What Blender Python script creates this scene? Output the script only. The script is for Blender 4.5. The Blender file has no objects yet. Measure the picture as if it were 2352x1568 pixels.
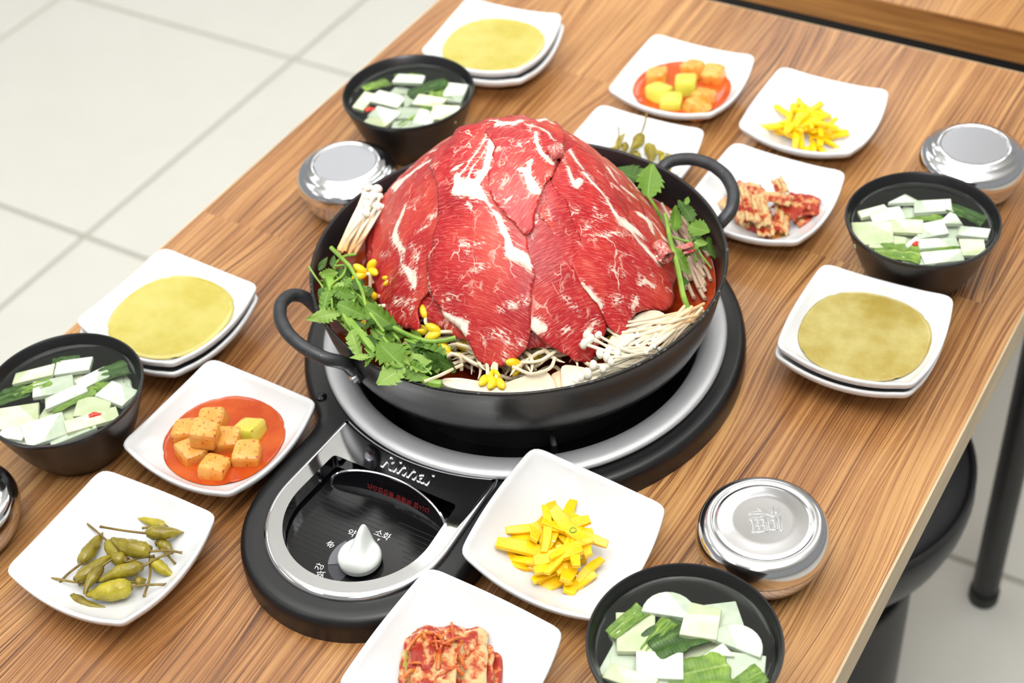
import bpy, bmesh, math, random
from mathutils import Vector, Matrix, noise, Quaternion
from mathutils.geometry import delaunay_2d_cdt

PI = math.pi
SC = bpy.context.scene
COL = SC.collection
R = random.Random(7)

# ------------------------------------------------------------------ camera, light, exposure
TZ = 0.74                                   # height of the tabletop above the floor
CAMP = Vector((0.512, -0.767, TZ + 0.865))
CR = Vector((0.85823318, 0.50842106, -0.07031235))
CU = Vector((-0.30264799, 0.61193494, 0.73071186))
CF = Vector((-0.41453588, 0.60584128, -0.67905548))
FPX = 3557.07
cam_data = bpy.data.cameras.new('camera')
cam = bpy.data.objects.new('camera', cam_data)
COL.objects.link(cam)
cam.matrix_world = Matrix(((CR.x, CU.x, -CF.x, CAMP.x), (CR.y, CU.y, -CF.y, CAMP.y),
                           (CR.z, CU.z, -CF.z, CAMP.z), (0, 0, 0, 1)))
cam_data.sensor_width = 36.0
cam_data.lens = FPX / 2352 * 36.0
cam_data.clip_start = 0.05
cam_data.dof.use_dof = True
cam_data.dof.focus_distance = 1.08
cam_data.dof.aperture_fstop = 6.5
SC.camera = cam
cy = SC.cycles
cy.max_bounces = 7; cy.diffuse_bounces = 3; cy.glossy_bounces = 3; cy.transmission_bounces = 5; cy.transparent_max_bounces = 8
cy.caustics_reflective = False; cy.caustics_refractive = False

world = bpy.data.worlds.new('world')
SC.world = world
world.use_nodes = True
wb = world.node_tree.nodes['Background']
wb.inputs[0].default_value = (0.98, 0.99, 1.0, 1)
wb.inputs[1].default_value = 0.30

def area(name, loc, sx, sy, power, col=(1, 0.995, 0.985)):
    l = bpy.data.lights.new(name, 'AREA')
    l.shape = 'RECTANGLE'; l.size = sx; l.size_y = sy; l.energy = power; l.color = col
    o = bpy.data.objects.new(name, l); COL.objects.link(o); o.location = loc
    return o
for x in (-2.5, -0.9, 0.75):
    for y in (-1.9, -0.2, 1.5, 3.2):  # far row and left column added to brighten reflections in the steel lids
        area('ceiling_panel_light', (x, y, 2.56), 0.6, 1.2, 6.0)
# the photographer's flash, turned up at the white ceiling
fl_ = area('bounced_flash', (0.50, -0.76, 1.80), 0.14, 0.10, 70.0, (1, 0.995, 0.985))
fl_.rotation_mode = 'QUATERNION'
fl_.rotation_quaternion = Vector((0.46, -0.62, -0.66)).to_track_quat('Z', 'Y')      # tilted forward and up (the lamp shines along -Z)

vs = SC.view_settings
vs.view_transform = 'Standard'; vs.look = 'None'; vs.gamma = 1.0; vs.use_curve_mapping = False
vs.exposure = 0.20

# ------------------------------------------------------------------ helpers
def ray(px, py):
    return CR * ((px - 1176) / FPX) - CU * ((py - 784) / FPX) + CF
def at(px, py, h=0.0):
    """point h metres above the tabletop seen at this spot of the photograph"""
    d = ray(px, py); t = (TZ + h - CAMP.z) / d.z
    return CAMP + d * t
def at_plane(px, py, p0, n):
    d = ray(px, py); t = (p0 - CAMP).dot(n) / d.dot(n)
    return CAMP + d * t

def lin(c):
    c = c / 255.0
    return c / 12.92 if c <= 0.04045 else ((c + 0.055) / 1.055) ** 2.4
def rgb(r, g, b):
    return (lin(r), lin(g), lin(b), 1.0)

def mesh(name, verts, faces, smooth=True, sharp=None):
    m = bpy.data.meshes.new(name)
    m.from_pydata([tuple(v) for v in verts], [], faces)
    if smooth:
        m.polygons.foreach_set('use_smooth', [True] * len(m.polygons))
        if sharp is not None:
            m.set_sharp_from_angle(angle=math.radians(sharp))
    m.update()
    return m
def link(name, me, mat=None, parent=None):
    o = bpy.data.objects.new(name, me)
    COL.objects.link(o)
    if mat is not None and len(me.materials) == 0:
        me.materials.append(mat)
    if parent is not None:
        o.parent = parent
    return o
def tag(o, label=None, cat=None, group=None, kind=None):
    if label: o['label'] = label
    if cat: o['category'] = cat
    if group: o['group'] = group
    if kind: o['kind'] = kind
    return o
def thing(name, label, cat, loc=(0, 0, 0), rz=0.0, group=None):
    o = bpy.data.objects.new(name, None); COL.objects.link(o)
    o.location = loc; o.rotation_euler = (0, 0, rz); o.empty_display_size = 0.02
    return tag(o, label, cat, group)

class MB:
    def __init__(s): s.v = []; s.f = []
    def add(s, verts, faces):
        k = len(s.v); s.v += [Vector(v) for v in verts]; s.f += [tuple(i + k for i in f) for f in faces]
        return s
    def box(s, c, d, rz=0.0):
        cx, cy, cz = c; x, y, z = d[0] / 2, d[1] / 2, d[2] / 2
        ca, sa = math.cos(rz), math.sin(rz)
        vs_ = [(cx + a * x * ca - b * y * sa, cy + a * x * sa + b * y * ca, cz + e * z) for e in (-1, 1) for a, b in ((-1, -1), (1, -1), (1, 1), (-1, 1))]
        return s.add(vs_, [(3, 2, 1, 0), (4, 5, 6, 7), (0, 1, 5, 4), (1, 2, 6, 5), (2, 3, 7, 6), (3, 0, 4, 7)])
    def lathe(s, prof, n=96, c=(0, 0), arc=None, loop=False):
        vs_ = []; idx = []
        for r, z in prof:
            if r < 1e-7:
                idx.append([len(vs_)] * n); vs_.append((c[0], c[1], z))
            else:
                row = []
                for i in range(n):
                    a = 2 * PI * i / n
                    row.append(len(vs_)); vs_.append((c[0] + r * math.cos(a), c[1] + r * math.sin(a), z))
                idx.append(row)
        fs = []
        rows = list(zip(idx, idx[1:])) + ([(idx[-1], idx[0])] if loop else [])
        for A, B in rows:
            for i in range(n):
                j = (i + 1) % n
                q = [A[i], A[j], B[j], B[i]]
                u = []
                for x in q:
                    if x not in u: u.append(x)
                if len(u) > 2: fs.append(tuple(u))
        return s.add(vs_, fs)
    def tube(s, pts, rad, seg=8, cap=True, flat=1.0):
        pts = [Vector(p) for p in pts]; n = len(pts)
        if not hasattr(rad, '__len__'): rad = [rad] * n
        tan = [(pts[min(i + 1, n - 1)] - pts[max(i - 1, 0)]).normalized() for i in range(n)]
        up = Vector((0, 0, 1)) if abs(tan[0].z) < 0.9 else Vector((1, 0, 0))
        nx = tan[0].cross(up).normalized(); vs_ = []; fs = []
        for i in range(n):
            nx = (nx - tan[i] * nx.dot(tan[i])).normalized(); ny = tan[i].cross(nx)
            for k in range(seg):
                a = 2 * PI * k / seg
                vs_.append(pts[i] + nx * (rad[i] * math.cos(a)) + ny * (rad[i] * flat * math.sin(a)))
        for i in range(n - 1):
            for k in range(seg):
                l = (k + 1) % seg
                fs.append((i * seg + k, i * seg + l, (i + 1) * seg + l, (i + 1) * seg + k))
        if cap:
            fs.append(tuple(range(seg))[::-1]); fs.append(tuple((n - 1) * seg + k for k in range(seg)))
        return s.add(vs_, fs)
    def prism(s, poly, z0, z1):
        n = len(poly)
        vs_ = [(x, y, z0) for x, y in poly] + [(x, y, z1) for x, y in poly]
        return s.add(vs_, [tuple(range(n))[::-1], tuple(range(n, 2 * n))] + [(i, (i + 1) % n, n + (i + 1) % n, n + i) for i in range(n)])
    def ell(s, c, rx, ry, rz, nu=12, nv=8, M=None):
        vs_ = []; c = Vector(c)
        for j in range(nv + 1):
            t = PI * j / nv
            for i in range(nu):
                a = 2 * PI * i / nu
                p = Vector((rx * math.sin(t) * math.cos(a), ry * math.sin(t) * math.sin(a), rz * math.cos(t)))
                vs_.append(c + (M @ p if M else p))
        fs = [(j * nu + i, (j + 1) * nu + i, (j + 1) * nu + (i + 1) % nu, j * nu + (i + 1) % nu) for j in range(nv) for i in range(nu)]
        return s.add(vs_, fs)
    def build(s, name, mat=None, parent=None, smooth=True, sharp=40, bevel=0, seg=2):
        m = mesh(name, s.v, s.f, smooth, sharp)
        o = link(name, m, mat, parent)
        bmx = bmesh.new(); bmx.from_mesh(m); bmesh.ops.remove_doubles(bmx, verts=bmx.verts, dist=1e-7)
        bmesh.ops.recalc_face_normals(bmx, faces=bmx.faces); bmx.to_mesh(m); bmx.free()
        if smooth:
            m.polygons.foreach_set('use_smooth', [True] * len(m.polygons)); m.set_sharp_from_angle(angle=math.radians(sharp))
        if bevel:
            md = o.modifiers.new('bevel', 'BEVEL'); md.width = bevel; md.segments = seg; md.limit_method = 'ANGLE'; md.angle_limit = math.radians(35)
        return o

def spline(pts, n=8):
    pts = [Vector(p) for p in pts]
    if len(pts) < 3:
        return [pts[0].lerp(pts[-1], i / n) for i in range(n + 1)]
    out = []
    P = [pts[0] * 2 - pts[1]] + pts + [pts[-1] * 2 - pts[-2]]
    for i in range(1, len(P) - 2):
        a, b, c, d = P[i - 1:i + 3]
        for k in range(n):
            t = k / n
            out.append(0.5 * ((2 * b) + (c - a) * t + (2 * a - 5 * b + 4 * c - d) * t * t + (3 * b - a - 3 * c + d) * t ** 3))
    out.append(pts[-1])
    return out
def frame(origin, x, z):
    x = Vector(x).normalized(); z = Vector(z); y = z.cross(x)
    if y.length < 1e-6: y = Vector((0, 1, 0)).cross(x)
    y.normalize(); z = x.cross(y)
    return Matrix(((x.x, y.x, z.x, origin[0]), (x.y, y.y, z.y, origin[1]), (x.z, y.z, z.z, origin[2]), (0, 0, 0, 1)))

# ------------------------------------------------------------------ materials
class NT:
    def __init__(s, name):
        s.m = bpy.data.materials.new(name); s.m.use_nodes = True
        s.t = s.m.node_tree; s.b = s.t.nodes['Principled BSDF']; s.out = s.t.nodes['Material Output']
    def n(s, typ, ins=None, **props):
        nd = s.t.nodes.new(typ)
        for k, v in props.items(): setattr(nd, k, v)
        for k, v in (ins or {}).items(): s.set(nd.inputs[k], v)
        return nd
    def set(s, sock, v):
        if isinstance(v, bpy.types.NodeSocket): s.t.links.new(v, sock)
        elif hasattr(sock.default_value, '__len__') and not hasattr(v, '__len__'): sock.default_value = [v] * len(sock.default_value)
        else: sock.default_value = v
    def p(s, **kw):
        names = dict(col='Base Color', rough='Roughness', metal='Metallic', spec='Specular IOR Level', sub='Subsurface Weight', subr='Subsurface Radius',
                     subs='Subsurface Scale', coat='Coat Weight', coatr='Coat Roughness', normal='Normal', trans='Transmission Weight', ior='IOR', alpha='Alpha',
                     aniso='Anisotropic')
        for k, v in kw.items(): s.set(s.b.inputs[names[k]], v)
        return s
    def math(s, op, a, b=0.0, c=0.0, clamp=False):
        nd = s.n('ShaderNodeMath', {0: a, 1: b, 2: c}, operation=op); nd.use_clamp = clamp
        return nd.outputs[0]
    def mix(s, f, a, b, blend='MIX'):
        nd = s.n('ShaderNodeMix', data_type='RGBA', blend_type=blend)
        s.set(nd.inputs['Factor'], f); s.set(nd.inputs['A'], a); s.set(nd.inputs['B'], b)
        return nd.outputs['Result']
    def ramp(s, f, stops, interp='LINEAR'):
        nd = s.n('ShaderNodeValToRGB', {0: f}); cr = nd.color_ramp; cr.interpolation = interp
        while len(cr.elements) < len(stops): cr.elements.new(0.5)
        for e, (p, c) in zip(cr.elements, stops): e.position = p; e.color = c if hasattr(c, '__len__') else (c, c, c, 1)
        return nd.outputs[0]
    def noise(s, vec, scale, detail=2, rough=0.5, dist=0.0, out=0):
        nd = s.n('ShaderNodeTexNoise', {'Scale': scale, 'Detail': detail, 'Roughness': rough, 'Distortion': dist})
        if vec is not None: s.set(nd.inputs['Vector'], vec)
        return nd.outputs[out]
    def obj(s): return s.n('ShaderNodeTexCoord').outputs['Object']
    def uv(s): return s.n('ShaderNodeTexCoord').outputs['UV']
    def mapping(s, vec, scale=(1, 1, 1), loc=(0, 0, 0), rot=(0, 0, 0)):
        return s.n('ShaderNodeMapping', {'Vector': vec, 'Scale': scale, 'Location': loc, 'Rotation': rot}).outputs[0]
    def bump(s, h, strength=0.3, dist=0.001):
        return s.n('ShaderNodeBump', {'Height': h, 'Strength': strength, 'Distance': dist}).outputs[0]
def plain(name, col, rough=0.5, metal=0.0, **kw):
    return NT(name).p(col=col, rough=rough, metal=metal, **kw).m
def speckled(name, base, alt, scale, spots=None, spot_scale=300, spot_lo=0.62, rough=0.35, bump=0.3, bd=0.0006, sub=0.0, stretch=(1, 1, 1), lo=0.35, hi=0.65):
    t = NT(name); o = t.mapping(t.obj(), stretch)
    c = t.mix(t.ramp(t.noise(o, scale, 3, 0.55), [(lo, 0.0), (hi, 1.0)]), base, alt)
    if spots is not None:
        c = t.mix(t.ramp(t.noise(o, spot_scale, 2, 0.6), [(spot_lo, 0.0), (spot_lo + 0.05, 1.0)]), c, spots)
    t.p(col=c, rough=rough)
    if bump: t.p(normal=t.bump(t.noise(o, scale * 4, 3), bump, bd))
    return t.m

def wood_material(name, light, mid, dark, plank_w=0.19, plank_l=0.95, shift=0.0, knots=()):
    t = NT(name); o = t.obj()
    sep = t.n('ShaderNodeSeparateXYZ', {0: o})
    X, Y = sep.outputs[0], sep.outputs[1]
    cx = t.math('FLOOR', t.math('DIVIDE', t.math('ADD', X, shift + 5.0), plank_w))
    h1 = t.n('ShaderNodeTexWhiteNoise', {'W': cx}, noise_dimensions='1D').outputs[0]
    ry = t.math('FLOOR', t.math('ADD', t.math('DIVIDE', Y, plank_l), t.math('MULTIPLY', h1, 7.0)))
    cid = t.n('ShaderNodeCombineXYZ', {0: cx, 1: ry, 2: 3.7})
    h2 = t.n('ShaderNodeTexWhiteNoise', {'Vector': cid.outputs[0]}, noise_dimensions='3D')
    hr = t.n('ShaderNodeSeparateColor', {0: h2.outputs['Color']})
    off = t.n('ShaderNodeCombineXYZ', {0: t.math('MULTIPLY', hr.outputs[0], 9.0), 1: t.math('MULTIPLY', hr.outputs[1], 9.0), 2: t.math('MULTIPLY', hr.outputs[2], 9.0)})
    g = t.n('ShaderNodeVectorMath', {0: o, 1: off.outputs[0]}, operation='ADD').outputs[0]      # every board has its own grain
    sg = t.n('ShaderNodeSeparateXYZ', {0: g}); GX, GY = sg.outputs[0], sg.outputs[1]
    wan = t.noise(t.mapping(g, (7.0, 1.5, 1)), 1.0, 2, 0.45)                                     # slow wander of the grain
    xw = t.math('ADD', GX, t.math('MULTIPLY', wan, 0.11))
    kdark = None
    for kx, ky, kr in knots:
        dx = t.math('SUBTRACT', X, kx); dy = t.math('MULTIPLY', t.math('SUBTRACT', Y, ky), 0.5)
        d = t.math('SQRT', t.math('ADD', t.math('MULTIPLY', dx, dx), t.math('MULTIPLY', dy, dy)))
        w = t.ramp(t.math('DIVIDE', d, kr * 4.5), [(0.0, 1.0), (1.0, 0.0)], 'EASE')
        xw = t.math('ADD', t.math('MULTIPLY', xw, t.math('SUBTRACT', 1.0, w)), t.math('MULTIPLY', d, w))
        kd = t.ramp(t.math('DIVIDE', t.math('ADD', d, t.math('MULTIPLY', wan, 0.004)), kr), [(0.3, 1.0), (1.4, 0.0)])
        kdark = kd if kdark is None else t.math('MAXIMUM', kdark, kd)
    def lines(fx, fy, det, lo, hi):
        v = t.n('ShaderNodeCombineXYZ', {0: t.math('MULTIPLY', xw, fx), 1: t.math('MULTIPLY', GY, fy), 2: 0.0}).outputs[0]
        return t.ramp(t.noise(v, 1.0, det, 0.55), [(lo, 0.0), (hi, 1.0)])
    l1 = lines(560, 2.6, 2, 0.38, 0.58)          # ring lines, about three millimetres
    l2 = lines(1500, 12.0, 2, 0.36, 0.62)          # fine grain
    pore = lines(2600, 90.0, 1, 0.58, 0.70)      # dashes of pores
    band = lines(110, 1.8, 2, 0.32, 0.68)         # broad streaks
    amp = t.ramp(t.noise(t.mapping(g, (16, 5, 1)), 1.0, 2, 0.5), [(0.32, 0.35), (0.66, 1.0)])
    big = t.ramp(t.noise(t.mapping(o, (5, 4.5, 1)), 1.0, 2, 0.5), [(0.3, 0.0), (0.7, 1.0)])
    v = t.math('ADD', t.math('MULTIPLY', t.math('SUBTRACT', l1, 0.5), 0.54), t.math('MULTIPLY', t.math('SUBTRACT', l2, 0.5), 0.34))
    v = t.math('MULTIPLY', v, amp)
    v = t.math('ADD', v, t.math('MULTIPLY', t.math('SUBTRACT', band, 0.5), 0.22))
    v = t.math('ADD', v, t.math('MULTIPLY', t.math('SUBTRACT', big, 0.5), 0.26))
    v = t.math('ADD', v, t.math('MULTIPLY', t.math('SUBTRACT', hr.outputs[0], 0.5), 0.16))
    v = t.math('SUBTRACT', t.math('ADD', v, 0.52), t.math('MULTIPLY', pore, 0.10))
    if kdark is not None: v = t.math('SUBTRACT', v, t.math('MULTIPLY', kdark, 0.40))
    c = t.ramp(v, [(0.12, dark), (0.48, mid), (0.84, light)])
    t.p(col=c, rough=t.ramp(l2, [(0.0, 0.40), (1.0, 0.30)]), spec=0.45, coat=0.25, coatr=0.14)
    t.p(normal=t.bump(t.math('SUBTRACT', t.math('ADD', l2, l1), pore), 0.10, 0.0004))
    return t.m

M = {}
M['wood'] = wood_material('laminate_wood', rgb(198, 150, 96), rgb(152, 101, 57), rgb(70, 40, 22), knots=((-0.243, 0.262, 0.008), (-0.235, -0.445, 0.012), (0.163, 0.03, 0.006)))
M['wood_back'] = wood_material('neighbour_wood', rgb(190, 140, 82), rgb(160, 108, 54), rgb(96, 58, 28), shift=0.33)
def wood_edge():
    t = NT('wood_edge_face'); o = t.obj()
    f = t.noise(t.mapping(o, (6, 6, 160)), 1.0, 3, 0.6)
    f2 = t.noise(t.mapping(o, (2.0, 2.0, 40)), 1.0, 2, 0.5, 1.0)
    c = t.ramp(t.math('ADD', t.math('MULTIPLY', f, 0.5), t.math('MULTIPLY', f2, 0.5)), [(0.36, rgb(120, 76, 36)), (0.62, rgb(176, 124, 66))])
    t.p(col=c, rough=0.4); return t.m
M['wood_edge'] = wood_edge()
M['edge_band'] = speckled('beige_edge_band', rgb(206, 184, 150), rgb(186, 160, 122), 40, rough=0.45, bump=0, stretch=(1, 0.2, 6))
M['black_steel'] = plain('black_powder_steel', rgb(20, 20, 23), 0.45)
M['ceramic'] = plain('white_porcelain', rgb(238, 239, 240), 0.12, spec=0.5, coat=0.4, coatr=0.04)
def porcelain():
    t = NT('white_porcelain'); t.p(col=rgb(226, 227, 229), rough=0.16, spec=0.5)
    return t.m
M['ceramic'] = porcelain()
M['bowl_black'] = speckled('black_melamine', rgb(17, 17, 20), rgb(13, 13, 16), 60, rough=0.36, bump=0.05, bd=0.0002)
def steel(name, col, rough, brushed=False):
    t = NT(name); o = t.obj()
    if brushed:
        s = t.noise(t.mapping(o, (30, 30, 900)), 1.0, 3)
        t.p(col=col, metal=1.0, rough=t.ramp(s, [(0.3, rough * 0.7), (0.7, rough * 1.3)]))
    else:
        s = t.noise(o, 90, 3)
        t.p(col=col, metal=1.0, rough=t.ramp(s, [(0.3, rough * 0.75), (0.7, rough * 1.25)]))
    return t.m
M['steel'] = plain('polished_steel', rgb(224, 224, 227), 0.15, 1.0)
M['steel_bright'] = plain('mirror_steel', rgb(230, 231, 235), 0.12, 1.0)
M['steel_satin'] = plain('satin_steel', rgb(216, 218, 226), 0.30, 1.0)
M['steel_brushed'] = steel('brushed_steel', rgb(196, 197, 198), 0.34, True)
M['steel_ring'] = plain('satin_ring_steel', rgb(206, 207, 210), 0.46, 0.6)
M['chrome'] = steel('chrome', rgb(232, 233, 236), 0.06)
def stove_black():
    t = NT('black_enamel'); o = t.obj()
    t.p(col=rgb(17, 17, 20), rough=0.36, spec=0.5, normal=t.bump(t.noise(o, 700, 2), 0.25, 0.0003)); return t.m
M['stove'] = stove_black()
M['black_matte'] = plain('black_iron', rgb(16, 16, 17), 0.5)
M['black_gloss'] = plain('black_gloss_panel', rgb(10, 10, 13), 0.16, spec=0.5)
M['well_steel'] = plain('dark_well_steel', rgb(60, 60, 62), 0.35, 0.7)
def pot_mat():
    t = NT('hard_anodised_grey'); o = t.obj()
    s = t.noise(t.mapping(o, (20, 20, 500)), 1.0, 3)
    n2 = t.noise(o, 25, 3)
    t.p(col=t.mix(n2, rgb(44, 43, 44), rgb(56, 55, 55)), metal=0.6, rough=t.ramp(s, [(0.3, 0.27), (0.7, 0.31)])); return t.m
M['pot'] = pot_mat()
M['handle'] = speckled('worn_handle_steel', rgb(70, 71, 74), rgb(60, 61, 64), 120, rgb(150, 150, 150), 500, 0.72, 0.42, 0.1)
for k in ('handle',): M[k].node_tree.nodes['Principled BSDF'].inputs['Metallic'].default_value = 0.5
M['drop'] = plain('water_drop', (0.9, 0.9, 0.92, 1), 0.03, trans=0.9, ior=1.33)
M['knob'] = plain('white_knob_plastic', rgb(236, 240, 236), 0.35, sub=0.1, subs=0.003)
M['print_white'] = plain('white_print', rgb(236, 237, 240), 0.5)
M['print_grey'] = plain('grey_print', rgb(104, 104, 112), 0.4)
M['print_dark'] = plain('dark_print', rgb(52, 52, 60), 0.4)
M['reflected_red'] = plain('red_print_reflection', rgb(126, 26, 30), 0.5)  # colour of the notice's reflection, drawn as solid letters on the guard
M['leather'] = plain('black_vinyl', rgb(24, 24, 30), 0.42)
M['stool_gloss'] = plain('black_gloss_drum', rgb(34, 33, 33), 0.22)
def tile_mat():
    t = NT('porcelain_tile'); o = t.obj()
    n1 = t.noise(o, 7, 4, 0.6)
    t.p(col=t.mix(n1, rgb(230, 229, 221), rgb(221, 220, 211)), rough=0.26, spec=0.4); return t.m
M['tile'] = tile_mat()
M['grout'] = plain('grey_grout', rgb(186, 184, 174), 0.8)
M['ceiling'] = plain('white_ceiling', rgb(235, 235, 232), 0.8)

# ------------------------------------------------------------------ the setting
fl = MB().box((0.0, 0.5, -0.03), (9.0, 9.0, 0.05)).build('floor', M['grout'], smooth=False)
tag(fl, 'pale grey floor of large square porcelain tiles with grey joints', kind='structure')
tm = MB().box((0, 0, 0), (0.590, 0.590, 0.008))
tile_o = tm.build('tile', M['tile'], fl, smooth=False, bevel=0.0012)
tile_o.location = (0, 0, 0)
X0, Y0 = -1.256, 0.567
first = True
for i in range(-5, 6):
    for j in range(-4, 6):
        x, y = X0 + 0.3 + 0.6 * i, Y0 + 0.3 + 0.6 * j
        o = tile_o if first else tile_o.copy()
        if not first: COL.objects.link(o)
        first = False
        o.location = (x, y, -0.004 + 0.0)
ce = MB().box((-0.6, 0.8, 2.62), (8.0, 8.0, 0.04)).build('ceiling', M['ceiling'], smooth=False)
tag(ce, 'white ceiling above the tables', kind='structure')

# ------------------------------------------------------------------ tables and stool
def table(name, label, x0, x1, y0, y1, wood, face, front_face):
    th = 0.036
    t = thing(name, label, 'table', ((x0 + x1) / 2, (y0 + y1) / 2, 0))
    cx, cy = (x0 + x1) / 2, (y0 + y1) / 2
    w, d = x1 - x0, y1 - y0
    top = MB().box((0, 0, TZ - th / 2), (w - 0.002, d - 0.002, th)).build('tabletop', wood, t, smooth=False)
    for (px, py, sx, sy) in ((-w / 2, 0, 0.002, d), (w / 2, 0, 0.002, d), (0, -d / 2, w, 0.002), (0, d / 2, w, 0.002)):
        MB().box((px, py, TZ - th / 2 - 0.0003), (sx, sy, th - 0.0006)).build('edge_band', front_face if (front_face and sy < 0.01) else face, t, smooth=False)
    for sx in (-1, 1):
        for sy in (-1, 1):
            lx, ly = sx * (w / 2 - 0.03), sy * (d / 2 - 0.035)
            leg = MB().lathe([(0, 0.012), (0.014, 0.012), (0.0165, 0.02), (0.0165, TZ - th), (0, TZ - th)], 24, (lx, ly)).build('leg', M['black_steel'], t)
            MB().lathe([(0, 0.0), (0.017, 0.0), (0.0185, 0.004), (0.0185, 0.02), (0, 0.022)], 24, (lx, ly)).build('rubber_foot', M['black_matte'], leg)
    for sx in (-1, 1):
        MB().box((sx * (w / 2 - 0.03), 0, TZ - th - 0.02), (0.03, d - 0.10, 0.04)).build('apron', M['black_steel'], t, smooth=False)
    for sy in (-1, 1):
        MB().box((0, sy * (d / 2 - 0.035), TZ - th - 0.02), (w - 0.09, 0.03, 0.04)).build('apron', M['black_steel'], t, smooth=False)
    return t
table('dining_table', 'long wood laminate table carrying the hot pot and all the dishes', -0.365, 0.340, -0.645, 0.555, M['wood'], M['edge_band'], None)
table('dining_table', 'empty wood laminate table beyond the dark gap at the top right', -0.30, 0.405, 0.626, 1.826, M['wood_back'], M['edge_band'], M['wood_edge'])

def stool():
    c = (0.150, 0.262)
    t = thing('round_stool', 'round black padded stool with a drum base tucked under the table', 'stool', (c[0], c[1], 0))
    cush = MB().lathe([(0, 0.452), (0.10, 0.451), (0.140, 0.448), (0.158, 0.444), (0.166, 0.439), (0.170, 0.432), (0.171, 0.42), (0.168, 0.40), (0.16, 0.375), (0.145, 0.352), (0.12, 0.34), (0, 0.34)], 72).build('seat_cushion', M['leather'], t)
    ring = MB(); n = 72
    ring.tube([(0.1665 * math.cos(2 * PI * i / n), 0.1665 * math.sin(2 * PI * i / n), 0.440) for i in range(n + 1)], 0.0035, 8, False)
    ring.build('piping', M['leather'], cush)
    MB().lathe([(0, 0.34), (0.128, 0.34), (0.131, 0.334), (0.131, 0.322), (0.121, 0.312), (0.118, 0.30), (0.118, 0.285), (0, 0.285)], 72).build('collar', M['stool_gloss'], t)
    MB().lathe([(0, 0.285), (0.122, 0.285), (0.126, 0.28), (0.126, 0.03), (0.132, 0.012), (0.132, 0.0), (0, 0.0)], 72).build('drum_base', M['stool_gloss'], t)
stool()

# ------------------------------------------------------------------ gas stove
def text_mesh(body, size, extrude=0.0, bevel=0.0, offset=0.0):
    cu = bpy.data.curves.new('lettering', 'FONT'); cu.body = body; cu.size = size; cu.extrude = extrude; cu.bevel_depth = bevel
    cu.align_x = 'CENTER'; cu.align_y = 'CENTER'; cu.offset = offset; cu.resolution_u = 3
    o = bpy.data.objects.new('lettering_tmp', cu); COL.objects.link(o)
    dg = bpy.context.evaluated_depsgraph_get()
    me = bpy.data.meshes.new_from_object(o.evaluated_get(dg)); me.materials.clear()
    bpy.data.objects.remove(o); bpy.data.curves.remove(cu)
    return me
def text(name, body, size, mat, parent, loc, rz=0.0, extrude=0.0002, flip=False, rot=None, **kw):
    me = text_mesh(body, size, extrude, **kw); me.materials.append(mat)
    o = link(name, me, None, parent); o.location = loc
    o.rotation_euler = rot if rot else (0, 0, rz)
    if flip: o.scale = (1, -1, 1)
    return o
def fillet(poly, idx, r, n=6):
    a, b, c = Vector(poly[idx - 1]), Vector(poly[idx]), Vector(poly[(idx + 1) % len(poly)])
    return a, b, c
def offset_loop(pts, d):
    n = len(pts); out = []
    for i in range(n):
        a, b, c = Vector(pts[i - 1]), Vector(pts[i]), Vector(pts[(i + 1) % n])
        t = (c - a).normalized(); out.append(b + Vector((-t.y, t.x)) * d)      # ccw loop: +d goes inward
    return out
def resample(pts, n):
    pts = [Vector(p) for p in pts]; L = [0.0]
    m = len(pts)
    for i in range(m): L.append(L[-1] + (pts[(i + 1) % m] - pts[i]).length)
    out = []; k = 0
    for i in range(n):
        s = L[-1] * i / n
        while L[k + 1] < s: k += 1
        u = (s - L[k]) / max(1e-9, L[k + 1] - L[k]); out.append(pts[k].lerp(pts[(k + 1) % m], u))
    return out
def smooth_loop(pts, it):
    for _ in range(it):
        n = len(pts); pts = [(pts[i - 1] + pts[i] * 2 + pts[(i + 1) % n]) / 4 for i in range(n)]
    return pts
def inside(p, poly):
    c = False; n = len(poly); x, y = p
    for i in range(n):
        x1, y1 = poly[i][0], poly[i][1]; x2, y2 = poly[i - 1][0], poly[i - 1][1]
        if (y1 > y) != (y2 > y) and x < (x2 - x1) * (y - y1) / (y2 - y1) + x1: c = not c
    return c
def plate_with_holes(mb, outer, holes, levels, zb, hole_bottom):
    """levels: list of (inset, z) from the bottom edge up to the top face; holes cut down to hole_bottom"""
    n = len(outer); rows = []
    for ins, z in levels:
        l = offset_loop(outer, ins) if ins else outer
        rows.append([(p[0], p[1], z) for p in l])
    V = [p for r in rows for p in r]
    F = [(k * n + i, k * n + (i + 1) % n, (k + 1) * n + (i + 1) % n, (k + 1) * n + i) for k in range(len(rows) - 1) for i in range(n)]
    mb.add(V, F)
    zt = levels[-1][1]
    vv = [Vector((p[0], p[1])) for p in rows[-1]]; ee = [(i, (i + 1) % n) for i in range(n)]
    for h in holes:
        k = len(vv); vv += [Vector((p[0], p[1])) for p in h]; ee += [(k + i, k + (i + 1) % len(h)) for i in range(len(h))]
    r = delaunay_2d_cdt(vv, ee, [], 1, 1e-7)
    fs = []
    for f in r[2]:
        c = sum((r[0][i] for i in f), Vector((0, 0))) / len(f)
        if not any(inside(c, h) for h in holes): fs.append(tuple(f))
    mb.add([(v.x, v.y, zt) for v in r[0]], fs)
    for h, hb in zip(holes, hole_bottom):
        m = len(h)
        mb.add([(p[0], p[1], zt) for p in h] + [(p[0], p[1], hb) for p in h], [(i, (i + 1) % m, m + (i + 1) % m, m + i) for i in range(m)])

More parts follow.
